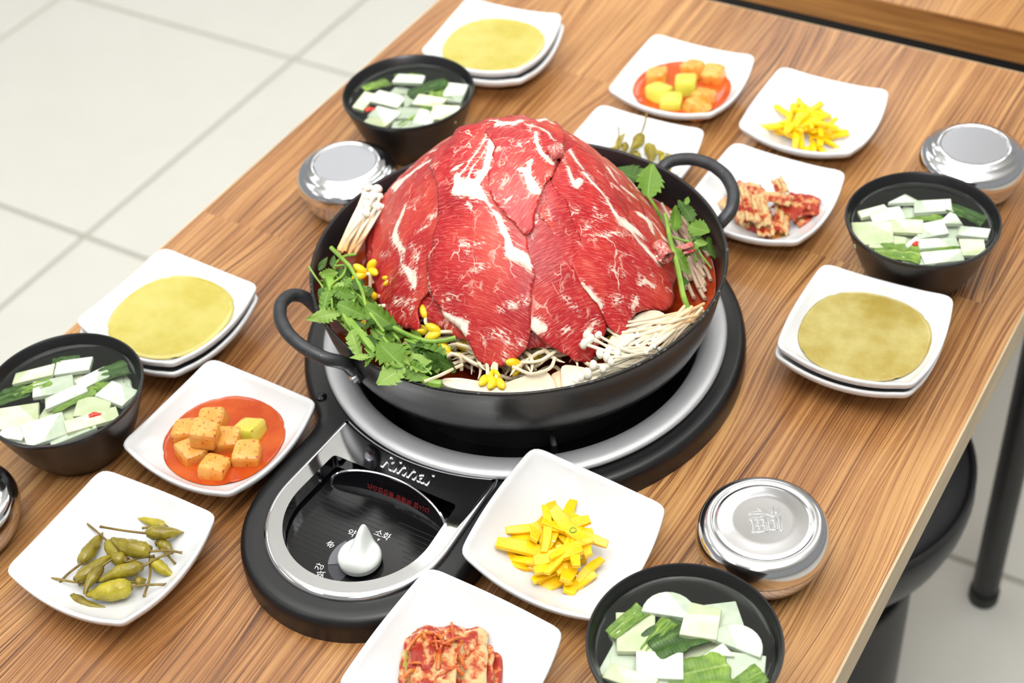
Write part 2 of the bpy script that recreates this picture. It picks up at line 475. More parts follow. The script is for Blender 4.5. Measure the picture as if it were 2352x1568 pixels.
def stove():
    t = thing('gas_stove', 'black enamel tabletop gas stove with steel tray ring and chrome control bezel', 'gas stove', (0, 0, TZ))
    LX, LY, LR = -0.002, -0.226, 0.091
    RB = 0.179
    a0 = math.asin(LR / RB)
    pts = []
    for i in range(121):
        a = -PI / 2 + a0 + (2 * PI - 2 * a0) * i / 120
        pts.append(Vector((RB * math.cos(a) + LX * 0.5, RB * math.sin(a))))
    for i in range(49):
        a = PI + PI * i / 48
        pts.append(Vector((LX + LR * math.cos(a), LY + LR * math.sin(a))))
    outer = smooth_loop(resample(pts, 260), 10)
    well = [Vector((0.150 * math.cos(2 * PI * i / 96), 0.150 * math.sin(2 * PI * i / 96))) for i in range(96)]
    # bezel: straight sides, round front end, top edge follows the tray
    BW, BR = 0.0690, 0.0722
    bz = []
    for i in range(41):
        a = PI + PI * i / 40
        bz.append(Vector((LX + BR * math.cos(a), LY + BR * math.sin(a))))
    for i in range(17):
        x = BW - 2 * BW * i / 16
        bz.append(Vector((LX + x, -math.sqrt(0.1625 ** 2 - x * x))))
    bezel_outer = smooth_loop(resample(bz, 180), 2)
    IW, IR = 0.0545, 0.0572
    iz = []
    for i in range(41):
        a = PI + PI * i / 40
        iz.append(Vector((LX + IR * math.cos(a), LY - 0.001 + IR * math.sin(a))))
    iz += [Vector((LX + IW, -0.185)), Vector((LX - IW, -0.185))]
    bezel_inner = smooth_loop(resample(iz, 140), 1)
    hole = offset_loop(bezel_inner, -0.004)
    mb = MB()
    plate_with_holes(mb, outer, [well, hole], [(0, 0.0), (0, 0.013), (0.0006, 0.017), (0.0025, 0.0205), (0.006, 0.0222), (0.011, 0.0222)], 0, [0.002, 0.002])
    base = mb.build('base', M['stove'], t, sharp=50)
    # small black screw heads on the frame
    for px, py in ((738, 911),):
        p = at(px, py, 0.0225)
        MB().lathe([(0, 0.0), (0.0045, 0.0), (0.0042, 0.0014), (0.002, 0.0022), (0, 0.0024)], 20, (p.x, p.y)).build('screw', M['black_gloss'], base).location = (0, 0, 0.0222)
    # steel ring around the well
    MB().lathe([(0.1605, 0.0222), (0.1622, 0.0245), (0.1622, 0.0262), (0.1605, 0.0278), (0.1560, 0.0288), (0.1480, 0.0286), (0.1430, 0.0272), (0.1412, 0.0250), (0.1402, 0.020), (0.1398, 0.008), (0.1416, 0.008), (0.1422, 0.018), (0.1440, 0.0222)], 128, loop=True).build('tray_ring', M['steel_ring'], t, sharp=60)
    MB().lathe([(0.0, 0.0015), (0.1405, 0.0015), (0.1408, 0.008), (0.1400, 0.008), (0.1390, 0.004), (0.0, 0.004)], 96).build('well_tray', M['black_gloss'], t)
    MB().lathe([(0.112, 0.004), (0.114, 0.028), (0.1125, 0.0300), (0.110, 0.0300), (0.1085, 0.028), (0.1085, 0.004)], 96).build('burner_shield', M['well_steel'], t)
    bn = MB(); bn.lathe([(0, 0.004), (0.035, 0.004), (0.038, 0.014), (0.045, 0.018), (0.045, 0.024), (0.03, 0.027), (0, 0.027)], 48)
    bn.build('burner', M['black_matte'], t)
    for k in range(4):
        a = math.radians(30 + 90 * k + 10)
        ca, sa = math.cos(a), math.sin(a)
        MB().tube([(0.135 * ca, 0.135 * sa, 0.006), (0.133 * ca, 0.133 * sa, 0.027), (0.128 * ca, 0.128 * sa, 0.0308), (0.06 * ca, 0.06 * sa, 0.0308)], 0.0026, 8).build('pan_support', M['black_matte'], t)
    # chrome bezel
    mb = MB()
    plate_with_holes(mb, bezel_outer, [bezel_inner], [(0, 0.0223), (0, 0.0235), (0.0012, 0.0255), (0.0035, 0.0266), (0.005, 0.0266)], 0, [0.014])
    bezel = mb.build('control_bezel', M['chrome'], t, sharp=50)
    text('logo_lettering', 'Rinnai', 0.0175, M['chrome'], bezel, (LX + 0.004, -0.1735, 0.0266), 0.0, 0.0006, bevel=0.0003)
    # recessed control panel
    mb = MB(); mb.prism(offset_loop(bezel_inner, -0.003), 0.0018, 0.0107)
    panel = mb.build('control_panel', M['black_gloss'], t, sharp=40)
    zp = 0.0109
    kp = at(826, 1277, zp + 0.006); kx, ky = kp.x, kp.y
    def sector(r0, r1, a, b, mat, name='dial_mark', n=20):
        m = MB(); V = []; 
        for i in range(n + 1):
            q = math.radians(a + (b - a) * i / n)
            V += [(kx + r0 * math.cos(q), ky + r0 * math.sin(q), zp), (kx + r1 * math.cos(q), ky + r1 * math.sin(q), zp)]
        m.add(V, [(2 * i, 2 * i + 1, 2 * i + 3, 2 * i + 2) for i in range(n)])
        return m.build(name, mat, panel, smooth=False)
    sector(0.010, 0.0235, 118, 148, M['print_dark']); sector(0.010, 0.0235, 152, 214, M['print_grey']); sector(0.010, 0.0235, 216, 262, M['print_dark'])
    # fine printed grid lines across the panel
    for k in range(14):
        y = -0.262 + 0.0042 * k
        hx = math.sqrt(max(0.0, IR ** 2 - (y - LY) ** 2)) if y < LY else IW
        for sgn, xin in ((-1, 0.026), (1, 0.030)):
            dy = abs(y - ky); xi = math.sqrt(max(0.0, xin ** 2 - dy ** 2)) if dy < xin else 0.004
            x0_, x1_ = kx + sgn * xi, LX + sgn * (hx - 0.004)
            if abs(x1_ - x0_) < 0.006 or (x1_ - x0_) * sgn < 0: continue
            MB().box(((x0_ + x1_) / 2, y, zp - 0.0001), (abs(x1_ - x0_), 0.00022, 0.0003)).build('grid_line', M['print_dark'], panel, smooth=False)
    for body, px, py, rz, sz in (('소화', 878, 1229, 0, 0.0072), ('약', 807, 1225, 8, 0.0072), ('중', 760, 1251, 62, 0.0064), ('강', 735, 1302, 100, 0.0070), ('점화', 737, 1327, 118, 0.0070)):
        p = at(px, py, zp)
        text('panel_lettering', body, sz, M['print_white'], panel, (p.x, p.y, zp + 0.0001), math.radians(rz), 0.0001)
    p = at(869, 1240, zp); MB().add([(p.x - 0.001, p.y + 0.001, zp + .0002), (p.x + 0.001, p.y + 0.0012, zp + .0002), (p.x, p.y - 0.0012, zp + .0002)], [(0, 2, 1)]).build('pointer_mark', M['print_white'], panel, smooth=False)
    # knob: round skirt with a pinched grip ridge
    mb = MB()
    nu, nv = 72, 36; V = []; F = []
    ga = math.radians(104); KR = 0.0158
    def sst(e0, e1, x): x = min(1, max(0, (x - e0) / (e1 - e0))); return x * x * (3 - 2 * x)
    for j in range(nv + 1):
        u = j / nv
        r = KR * (0.97 + 0.03 * u / 0.15) if u < 0.15 else KR * (1 - (u - 0.15) / 0.85)
        for i in range(nu):
            a = 2 * PI * i / nu
            x, y = r * math.cos(a), r * math.sin(a)
            lx = x * math.cos(ga) + y * math.sin(ga); ly = -x * math.sin(ga) + y * math.cos(ga)
            rim = (1 - (r / KR) ** 10) if u >= 0.15 else 0.0
            ridge = math.exp(-(abs(ly) / (0.0048 + 0.0022 * sst(0.008, -0.014, lx))) ** 2.4)
            z = 0.0045 + 0.0040 * rim + rim * ridge * (0.0040 + 0.0105 * sst(-0.014, 0.010, lx)) if u >= 0.15 else 0.0045 * u / 0.15
            push = 0.0030 * ridge * sst(0.002, 0.014, lx) * (1 if u >= 0.15 else u / 0.15)
            V.append((kx + x + push * math.cos(ga), ky + y + push * math.sin(ga), zp + 0.0022 + z))
    F = [(j * nu + i, j * nu + (i + 1) % nu, (j + 1) * nu + (i + 1) % nu, (j + 1) * nu + i) for j in range(nv) for i in range(nu)]
    mb.add(V, F)
    kn = mb.build('control_knob', M['knob'], t, sharp=80)
    md = kn.modifiers.new('sub', 'SUBSURF'); md.levels = md.render_levels = 1
    MB().lathe([(0, 0.0), (0.0135, 0.0), (0.0135, 0.002), (0, 0.002)], 32, (kx, ky)).build('knob_skirt', M['black_gloss'], t).location = (0, 0, zp)
    # upright dark guard at the back of the recess with a chrome edge and a notice's reflection made as flipped lettering
    n = 28; arc = []
    gx0, gy0 = LX + 0.001, -0.1935
    for i in range(n + 1):
        a = PI * i / n
        arc.append(Vector((gx0 - 0.0505 * math.cos(a), gy0, 0.0110 + 0.0160 * math.sin(a) ** 0.62)))
    def lean(p): return Vector((p.x, p.y + (p.z - 0.0110) * 0.32 + 0.010 * (1 - ((p.x - gx0) / 0.0505) ** 2) - 0.006, p.z))
    arc = [lean(p) for p in arc]
    low = [lean(Vector((gx0 - 0.0505 * math.cos(PI * i / n), gy0, 0.0108))) for i in range(n + 1)]
    guard = MB().add(arc + low + [p + Vector((0, 0.0015, 0)) for p in arc + low],
                     [(i, i + 1, n + 2 + i, n + 1 + i) for i in range(n)] + [(2 * n + 2 + i + 1, 2 * n + 2 + i, 3 * n + 3 + i, 3 * n + 4 + i) for i in range(n)]).build('guard_plate', M['black_gloss'], t)
    MB().tube(arc, 0.0011, 8).build('chrome_edge', M['chrome'], guard)
    text('notice_reflection', '가스안전을 생활화 합시다', 0.0052, M['reflected_red'], guard, (gx0 + 0.006, gy0 + 0.0012, 0.0172), flip=True, rot=(math.radians(72), 0, 0))
stove()

# ------------------------------------------------------------------ the pot
OVA = math.radians(30.6)
def oval(p):
    ca, sa = math.cos(OVA), math.sin(OVA)
    u, v = p[0] * ca + p[1] * sa, -p[0] * sa + p[1] * ca
    u *= 1.028; v *= 0.968
    return Vector((u * ca - v * sa, u * sa + v * ca, p[2]))
RIM = 0.157; RZ = 0.100
def pot():
    t = thing('hot_pot_pan', 'wide dark grey metal pan on the stove heaped with raw beef', 'pot', (0, 0, TZ))
    mb = MB().lathe([(0, 0.0365), (0.100, 0.0365), (0.112, 0.0335), (0.117, 0.0340), (0.122, 0.0375), (0.130, 0.0390), (0.1375, 0.0425), (0.1435, 0.0490), (0.1480, 0.0590), (0.1512, 0.0720), (0.1540, 0.0860), (0.1562, 0.0985), (0.1572, 0.1002), (0.1568, 0.1018), (0.1553, 0.1022), (0.1540, 0.1008),
                     (0.1515, 0.086), (0.1487, 0.072), (0.1452, 0.0595), (0.140, 0.050), (0.132, 0.0445), (0.122, 0.0425), (0, 0.0415)], 160)
    mb.v = [oval(v) for v in mb.v]
    body = mb.build('pan_body', M['pot'], t, sharp=70)
    n = 160
    for ca in (61, 234):
        pts = []
        for da, r, z in ((-14.5, 0.1535, 0.0745), (-14.6, 0.1580, 0.084), (-15, 0.1640, 0.0915), (-13.5, 0.1725, 0.0975), (-9, 0.1800, 0.1020), (-4, 0.1838, 0.1040), (0, 0.1845, 0.1045), (4, 0.1838, 0.1040), (9, 0.1800, 0.1020), (13.5, 0.1725, 0.0975), (15, 0.1640, 0.0915), (14.6, 0.1580, 0.084), (14.5, 0.1535, 0.0745)):
            a = math.radians(ca + da)
            pts.append(oval((r * math.cos(a), r * math.sin(a), z)))
        sp = spline(pts, 5)
        h = MB().tube(sp, 0.0052, 12).build('handle', M['handle'], t)
        for s in (-1, 1):
            a = math.radians(ca + s * 14.5)
            tri = []
            for k in range(14):
                q = 2 * PI * k / 14
                aa = a + math.cos(q) * 0.055; zz = 0.073 + math.sin(q) * 0.0105
                tri.append((aa, zz))
            V = []
            for dr in (0.0004, 0.0032):
                for aa, zz in tri:
                    rr = 0.1512 + (zz - 0.072) * 0.2 + dr
                    V.append(oval((rr * math.cos(aa), rr * math.sin(aa), zz)))
            MB().add(V, [tuple(range(14, 28))] + [(i, (i + 1) % 14, 14 + (i + 1) % 14, 14 + i) for i in range(14)]).build('handle_plate', M['handle'], h, sharp=50)
            for e in (-1,):
                aa = a + 0.012; rr = 0.1512 - 0.0003
                rv = oval((rr * math.cos(aa), rr * math.sin(aa), 0.0705))
                o = MB().lathe([(0, 0.0075), (0.002, 0.0072), (0.0036, 0.006), (0.0040, 0.0035), (0.0040, 0.0)], 20).build('rivet', M['steel_satin'], h)
                o.matrix_basis = frame(rv, (-math.sin(aa), math.cos(aa), 0), (math.cos(aa), math.sin(aa), -0.28))
    dm = as_drop()
    for k in range(64):
        a = math.radians(R.uniform(-150, 40)); p = oval((0.1562 * math.cos(a), 0.1562 * math.sin(a), 0.1016))
        d = link('water_droplet', dm, None, body); sc_ = R.uniform(0.5, 1.3); d.location = p; d.scale = (sc_ * R.uniform(0.8, 1.6), sc_, sc_ * 0.8); d.rotation_euler = (0, 0, a + PI / 2)
    return t
def as_drop():
    o = MB().ell((0, 0, 0), 0.0011, 0.0009, 0.0007, 10, 6).build('water_droplet', M['drop']); me = o.data; bpy.data.objects.remove(o); return me
pot()

# ------------------------------------------------------------------ crockery
def plate_rim():
    c, s = 0.0530, 0.0062
    rho = (c * c + s * s) / (2 * s); e = c + s - rho
    n = 144; raw = []
    for i in range(n):
        a = 2 * PI * i / n
        b = (a + PI / 4) % (PI / 2) - PI / 4
        raw.append(e * math.cos(b) + math.sqrt(rho * rho - (e * math.sin(b)) ** 2))
    out = []
    for i in range(n):
        w = [math.exp(-(k / 1.6) ** 2) for k in range(-6, 7)]
        out.append(sum(raw[(i + k) % n] * w[k + 6] for k in range(-6, 7)) / sum(w))
    return out
PR = plate_rim()
def plate_z(a):
    b = (a + PI / 4) % (PI / 2) - PI / 4
    w = abs(math.tan(b))
    w = w ** 2.0
    return 0.0280 + 0.0082 * w
def plate_mesh():
    n = len(PR); ang = [2 * PI * i / n for i in range(n)]
    zr = [plate_z(a) for a in ang]
    zr = [sum(zr[(i + k) % n] for k in range(-3, 4)) / 7 for i in range(n)]
    rows = []
    def g(t): return max(0.0, (t - 0.46) / 0.54) ** 1.75
    def sm(t): t = min(1, max(0, (t - 0.62) / 0.38)); return t * t * (3 - 2 * t)
    ts = [0.12, 0.25, 0.4, 0.5, 0.58, 0.66, 0.74, 0.81, 0.87, 0.92, 0.96, 1.0]
    for t in ts:                               # upper surface
        rows.append([(t * (0.0560 * (1 - sm(t)) + (PR[i] - 0.0022) * sm(t)), 0.0048 + (zr[i] - 0.0048) * g(t)) for i in range(n)])
    rows.append([(PR[i] - 0.0006, zr[i] + 0.0002) for i in range(n)])
    rows.append([(PR[i] + 0.0002, zr[i] - 0.0008) for i in range(n)])
    rows.append([(PR[i] - 0.0002, zr[i] - 0.0030) for i in range(n)])
    for t in [0.97, 0.92, 0.86, 0.78, 0.7, 0.62, 0.575]:
        rows.append([(t * (0.0560 * (1 - sm(t)) + (PR[i] + 0.0006) * sm(t)) + 0.0006, max(0.0022, 0.0018 + (zr[i] - 0.0048) * g(t))) for i in range(n)])
    rows.append([(0.0295, 0.0) for i in range(n)]); rows.append([(0.0262, 0.0) for i in range(n)]); rows.append([(0.025, 0.0020) for i in range(n)])
    V = [(0, 0, 0.0048)]; 
    for r in rows: V += [(r[i][0] * math.cos(ang[i]), r[i][0] * math.sin(ang[i]), r[i][1]) for i in range(n)]
    V.append((0, 0, 0.0020)); L = len(V) - 1
    F = [(0, 1 + i, 1 + (i + 1) % n) for i in range(n)]
    for k in range(len(rows) - 1):
        F += [(1 + k * n + i, 1 + (k + 1) * n + i, 1 + (k + 1) * n + (i + 1) % n, 1 + k * n + (i + 1) % n) for i in range(n)]
    b = 1 + (len(rows) - 1) * n
    F += [(L, b + (i + 1) % n, b + i) for i in range(n)]
    m = mesh('square_plate', V, F, True, 60)
    return m
PLATE = plate_mesh(); PLATE.materials.append(M['ceramic'])
def plate_in(x, y):
    """height of the upper surface above the plate's foot"""
    r = math.hypot(x, y); n = len(PR); a = math.atan2(y, x) % (2 * PI); k = a / (2 * PI) * n
    i = int(k) % n; P = PR[i] + (PR[(i + 1) % n] - PR[i]) * (k - int(k)); zr = plate_z(a)
    def sm(t): t = min(1, max(0, (t - 0.62) / 0.38)); return t * t * (3 - 2 * t)
    lo, hi = 0.0, 1.0
    for _ in range(24):
        t = (lo + hi) / 2
        if t * (0.0560 * (1 - sm(t)) + (P - 0.0022) * sm(t)) < r: lo = t
        else: hi = t
    return 0.0048 + (zr - 0.0048) * max(0.0, (lo - 0.46) / 0.54) ** 1.75
def plate(x, y, label, z=0.0, rz=0.0, group='white square porcelain plates'):
    o = link('square_plate', PLATE); o.location = (x, y, TZ + z); o.rotation_euler = (0, 0, math.radians(rz))
    return tag(o, label, 'plate', group)
PL = dict(yellow_front=(0.133, -0.177, 2), kimchi_front=(0.123, -0.303, -1), radish_front=(-0.149, -0.204, -1), chili_front=(-0.144, -0.333, 2),
          radish_back=(-0.041, 0.372, 2), yellow_back=(0.095, 0.369, 2), chili_back=(-0.032, 0.241, 2), kimchi_back=(0.104, 0.237, 0))
TILT = dict(yellow_front=(170, 8.5), kimchi_front=(135, 3.0)); PO = {}
PLAB = dict(yellow_front='white square plate under yellow radish strips between stove knob and steel bowl', kimchi_front='white square plate holding one kimchi block at the bottom edge',
            radish_front='white square plate of cubed radish kimchi left of the stove', chili_front='white square plate of pickled green chilies at lower left',
            radish_back='white square plate of cubed radish kimchi behind the pan', yellow_back='white square plate of yellow radish strips at the far right of the table',
            chili_back='white square plate of pickled chilies half hidden behind the pan', kimchi_back='white square plate of sliced kimchi beside the right pan handle')
for k, (x, y, rz) in PL.items():
    o = plate(x, y, PLAB[k], 0, rz)
    if k in TILT:                                   # propped up by the stove's edge
        ax, deg = TILT[k]; dirv = Vector((math.cos(math.radians(ax)), math.sin(math.radians(ax)), 0))
        o.rotation_mode = 'QUATERNION'
        o.rotation_quaternion = Quaternion(Vector((0, 0, 1)).cross(dirv), math.radians(-deg)) @ Quaternion((0, 0, 1), math.radians(rz))
        o.location.z = TZ + 0.0295 * math.sin(math.radians(deg))
    PO[k] = o
STACK = 0.0095
SAUCE = dict(left=(-0.268, -0.121, -2, 'at the left table edge'), top=(-0.237, 0.345, 6, 'at the far left of the table'), right=(0.246, 0.107, 3, 'near the right table edge'))
for k, (x, y, rz, where) in SAUCE.items():
    dx, dy = dict(left=(0.001, -0.002), top=(0.003, -0.001), right=(-0.001, -0.001))[k]
    plate(x + dx, y + dy, 'lower white square plate of the stacked pair ' + where, 0, rz, 'stacked plate pairs')
    plate(x, y, 'upper white square plate holding mustard sauce ' + where, STACK, rz, 'stacked plate pairs')

# ---- black soup bowls
def bowl_mesh():
    mb = MB().lathe([(0, 0.003), (0.030, 0.003), (0.0315, 0.0), (0.0355, 0.0), (0.0372, 0.003), (0.0425, 0.010), (0.0480, 0.021), (0.0530, 0.034), (0.0578, 0.0475), (0.0612, 0.0575), (0.0622, 0.0597), (0.0618, 0.0612), (0.0603, 0.0616), (0.0592, 0.0603),
                     (0.0560, 0.050), (0.0510, 0.036), (0.0455, 0.022), (0.0390, 0.011), (0.032, 0.0070), (0, 0.0065)], 112)
    o = mb.build('soup_bowl', M['bowl_black']); me = o.data; bpy.data.objects.remove(o)
    return me
BOWL = bowl_mesh()
BOWLS = dict(front=(0.259, -0.2385, 'black soup bowl of radish water kimchi at the bottom right'), right=(0.2466, 0.226, 'black soup bowl of radish water kimchi beside the right steel bowl'),
             top=(-0.2412, 0.2027, 'black soup bowl of radish water kimchi behind the pan'), left=(-0.2615, -0.2475, 'black soup bowl of radish water kimchi at the left edge'))
for k, (x, y, lab) in BOWLS.items():
    o = link('soup_bowl', BOWL); o.location = (x, y, TZ); tag(o, lab, 'bowl', 'black soup bowls')

# ---- lidded steel rice bowls
def rice_bowl(x, y, label, kind, rz=0.0):
    t = thing('rice_bowl', label, 'rice bowl', (x, y, TZ), rz, 'lidded steel rice bowls')
    MB().lathe([(0, 0.0015), (0.026, 0.0015), (0.027, 0.0), (0.029, 0.0), (0.0335, 0.0028), (0.0385, 0.0085), (0.0418, 0.0155), (0.0437, 0.0230), (0.0446, 0.0300), (0.0438, 0.0300), (0.0, 0.0290)], 96).build('bowl_body', M['steel'], t)
    if kind == 'emblem':
        prof = [(0.0450, 0.0275), (0.0457, 0.0278), (0.0459, 0.0300), (0.0458, 0.0345), (0.0450, 0.0395), (0.0434, 0.0432), (0.0412, 0.0456), (0.0385, 0.0470), (0.0360, 0.0474), (0.0348, 0.0472), (0.0338, 0.0462), (0.0330, 0.0462), (0.0318, 0.0470), (0.030, 0.0472), (0.023, 0.0474), (0.0215, 0.0478), (0.0195, 0.0476), (0, 0.0476)]
    else:
        prof = [(0.0450, 0.0275), (0.0457, 0.0278), (0.0459, 0.0300), (0.0456, 0.0350), (0.0444, 0.0392), (0.0424, 0.0420), (0.0398, 0.0436), (0.0380, 0.0444), (0.0366, 0.0462), (0.0352, 0.0472), (0.0332, 0.0478), (0.0316, 0.0492), (0.0300, 0.0500), (0.0288, 0.0498), (0.0280, 0.0488), (0.027, 0.0486), (0, 0.0486)]
    lid = MB().lathe(prof, 112).build('lid', M['steel_bright'] if kind != 'emblem' else M['steel'], t, sharp=70)
    if kind == 'emblem':
        text('embossed_character', '福', 0.0235, M['steel'], lid, (0, 0, 0.0476), math.radians(-90 + 32), 0.0001, bevel=0.0004)
    else:
        MB().lathe([(0, 0.0489), (0.0276, 0.0489), (0.0278, 0.0486)], 64).build('lid_disc', M['steel_satin'], lid)
    return t
rice_bowl(0.2583, -0.1150, 'lidded steel rice bowl embossed with a character in front right corner', 'emblem')
rice_bowl(-0.2418, 0.0978, 'lidded steel rice bowl at the left rim of the pan', 'plain')
rice_bowl(0.2477, 0.3557, 'lidded steel rice bowl at the far right edge of the picture', 'plain')
rice_bowl(-0.2720, -0.3610, 'lidded steel rice bowl cut off by the left picture edge', 'plain')

# ------------------------------------------------------------------ raw beef heaped in the pan
DC = Vector((-0.003, 0.0065)); DZP, DZB, DPW, DR0 = 0.2005, 0.092, 1.80, 0.1255
def dome_R(a, off=0.0): return DR0 * (1 - 0.043 * math.cos(a) + 0.060 * math.sin(a) + 0.008 * math.cos(2 * a) - 0.10 * math.sin(2 * a)) + off
def dome(a, b, off=0.0):
    s = math.hypot(a, b); th = math.atan2(b, a); r = dome_R(th, off) * s
    if s > 1.0: r = dome_R(th, off) * (1 + (s - 1) * 0.45)
    z = DZB + (DZP + off - DZB) * (1 - s ** DPW)
    return Vector((DC.x + r * math.cos(th), DC.y + r * math.sin(th), TZ + z))
def dome_cast(px, py, off):
    for k in range(80):
        d = ray(px, py)
        t0 = (TZ + DZP + off + 0.002 - CAMP.z) / d.z; t1 = (TZ + DZB - 0.03 - CAMP.z) / d.z
        prev = None
        for i in range(161):
            t = t0 + (t1 - t0) * i / 160
            p = CAMP + d * t; x, y = p.x - DC.x, p.y - DC.y
            th = math.atan2(y, x); s = math.hypot(x, y) / dome_R(th, off)
            if s > 1: s = 1 + (s - 1) / 0.45
            g = (p.z - TZ) - (DZB + (DZP + off - DZB) * (1 - s ** DPW))
            if g <= 0 and s < 1.3:
                return Vector((s * math.cos(th), s * math.sin(th)))
        px += (1200 - px) * 0.02; py += (560 - py) * 0.02
    return Vector((0, 0))

def beef_material():
    t = NT('raw_beef'); uv = t.uv()
    fat = t.n('ShaderNodeAttribute', attribute_name='fat').outputs['Fac']
    wob = t.noise(uv, 210, 4, 0.65)
    low = t.noise(uv, 22, 4, 0.6)
    fibre = t.noise(t.mapping(uv, (130, 1500, 1)), 1.0, 3, 0.55, 0.5)
    base = t.ramp(low, [(0.30, rgb(148, 8, 26)), (0.50, rgb(182, 30, 36)), (0.70, rgb(208, 74, 58))])
    base = t.mix(t.ramp(fibre, [(0.38, 0.0), (0.5, 0.0), (0.70, 0.55)]), base, rgb(232, 128, 112))
    base = t.mix(t.ramp(fibre, [(0.28, 0.55), (0.42, 0.0)]), base, rgb(150, 14, 24))
    # short pale flecks along the fibres
    fl = t.noise(t.mapping(uv, (90, 900, 1)), 1.0, 2, 0.5, 0.4)
    base = t.mix(t.ramp(fl, [(0.68, 0.0), (0.76, 0.6)]), base, rgb(238, 176, 156))
    # branching thin veins
    warp = t.n('ShaderNodeVectorMath', {0: uv, 1: t.n('ShaderNodeVectorMath', {0: t.noise(uv, 60, 3, 0.6, 0, 1), 1: (0.028, 0.028, 0)}, operation='MULTIPLY').outputs[0]}, operation='ADD').outputs[0]
    vor = t.n('ShaderNodeTexVoronoi', {'Vector': warp, 'Scale': 46.0}, feature='DISTANCE_TO_EDGE').outputs['Distance']
    vm = t.math('MULTIPLY', t.ramp(vor, [(0.0, 1.0), (0.035, 0.0)]), t.ramp(t.noise(uv, 45, 2), [(0.55, 0.0), (0.68, 1.0)]))
    base = t.mix(vm, base, rgb(244, 206, 188))
    vor2 = t.n('ShaderNodeTexVoronoi', {'Vector': warp, 'Scale': 120.0}, feature='DISTANCE_TO_EDGE').outputs['Distance']
    vm2 = t.math('MULTIPLY', t.ramp(vor2, [(0.0, 0.8), (0.05, 0.0)]), t.ramp(t.noise(uv, 70, 2), [(0.54, 0.0), (0.66, 1.0)]))
    base = t.mix(vm2, base, rgb(238, 186, 168))
    fm = t.math('ADD', fat, t.math('MULTIPLY', t.math('SUBTRACT', wob, 0.5), 0.0022))
    fm = t.ramp(t.math('MULTIPLY', t.math('ADD', fm, 0.0006), 700.0), [(0.0, 0.0), (0.55, 1.0)])
    stri = t.ramp(t.noise(t.mapping(uv, (160, 900, 1), (0, 0, 0), (0, 0, 0.9)), 1.0, 3, 0.6, 0.8), [(0.52, 0.0), (0.60, 1.0)])
    halo = t.math('MULTIPLY', t.ramp(t.math('MULTIPLY', t.math('ADD', fat, 0.0026), 420.0), [(0.0, 0.0), (1.0, 0.9)]), stri)
    fm = t.math('MAXIMUM', t.math('SUBTRACT', fm, t.math('MULTIPLY', t.math('SUBTRACT', 1.0, stri), t.ramp(t.math('MULTIPLY', fat, 700.0), [(0.0, 0.45), (1.0, 0.0)]))), halo)
    fcol = t.ramp(t.noise(uv, 160, 3, 0.6), [(0.28, rgb(238, 190, 170)), (0.48, rgb(250, 232, 214)), (0.7, rgb(253, 245, 234))])
    col = t.mix(fm, base, fcol)
    t.p(col=col, rough=t.ramp(wob, [(0.35, 0.30), (0.65, 0.44)]), spec=0.5, coat=0.05, coatr=0.2)
    h = t.math('ADD', t.math('MULTIPLY', fibre, 0.6), t.math('ADD', t.math('MULTIPLY', fm, 0.7), t.math('MULTIPLY', low, 1.6)))
    t.p(normal=t.bump(h, 0.45, 0.0010))
    return t.m
M['beef'] = beef_material()

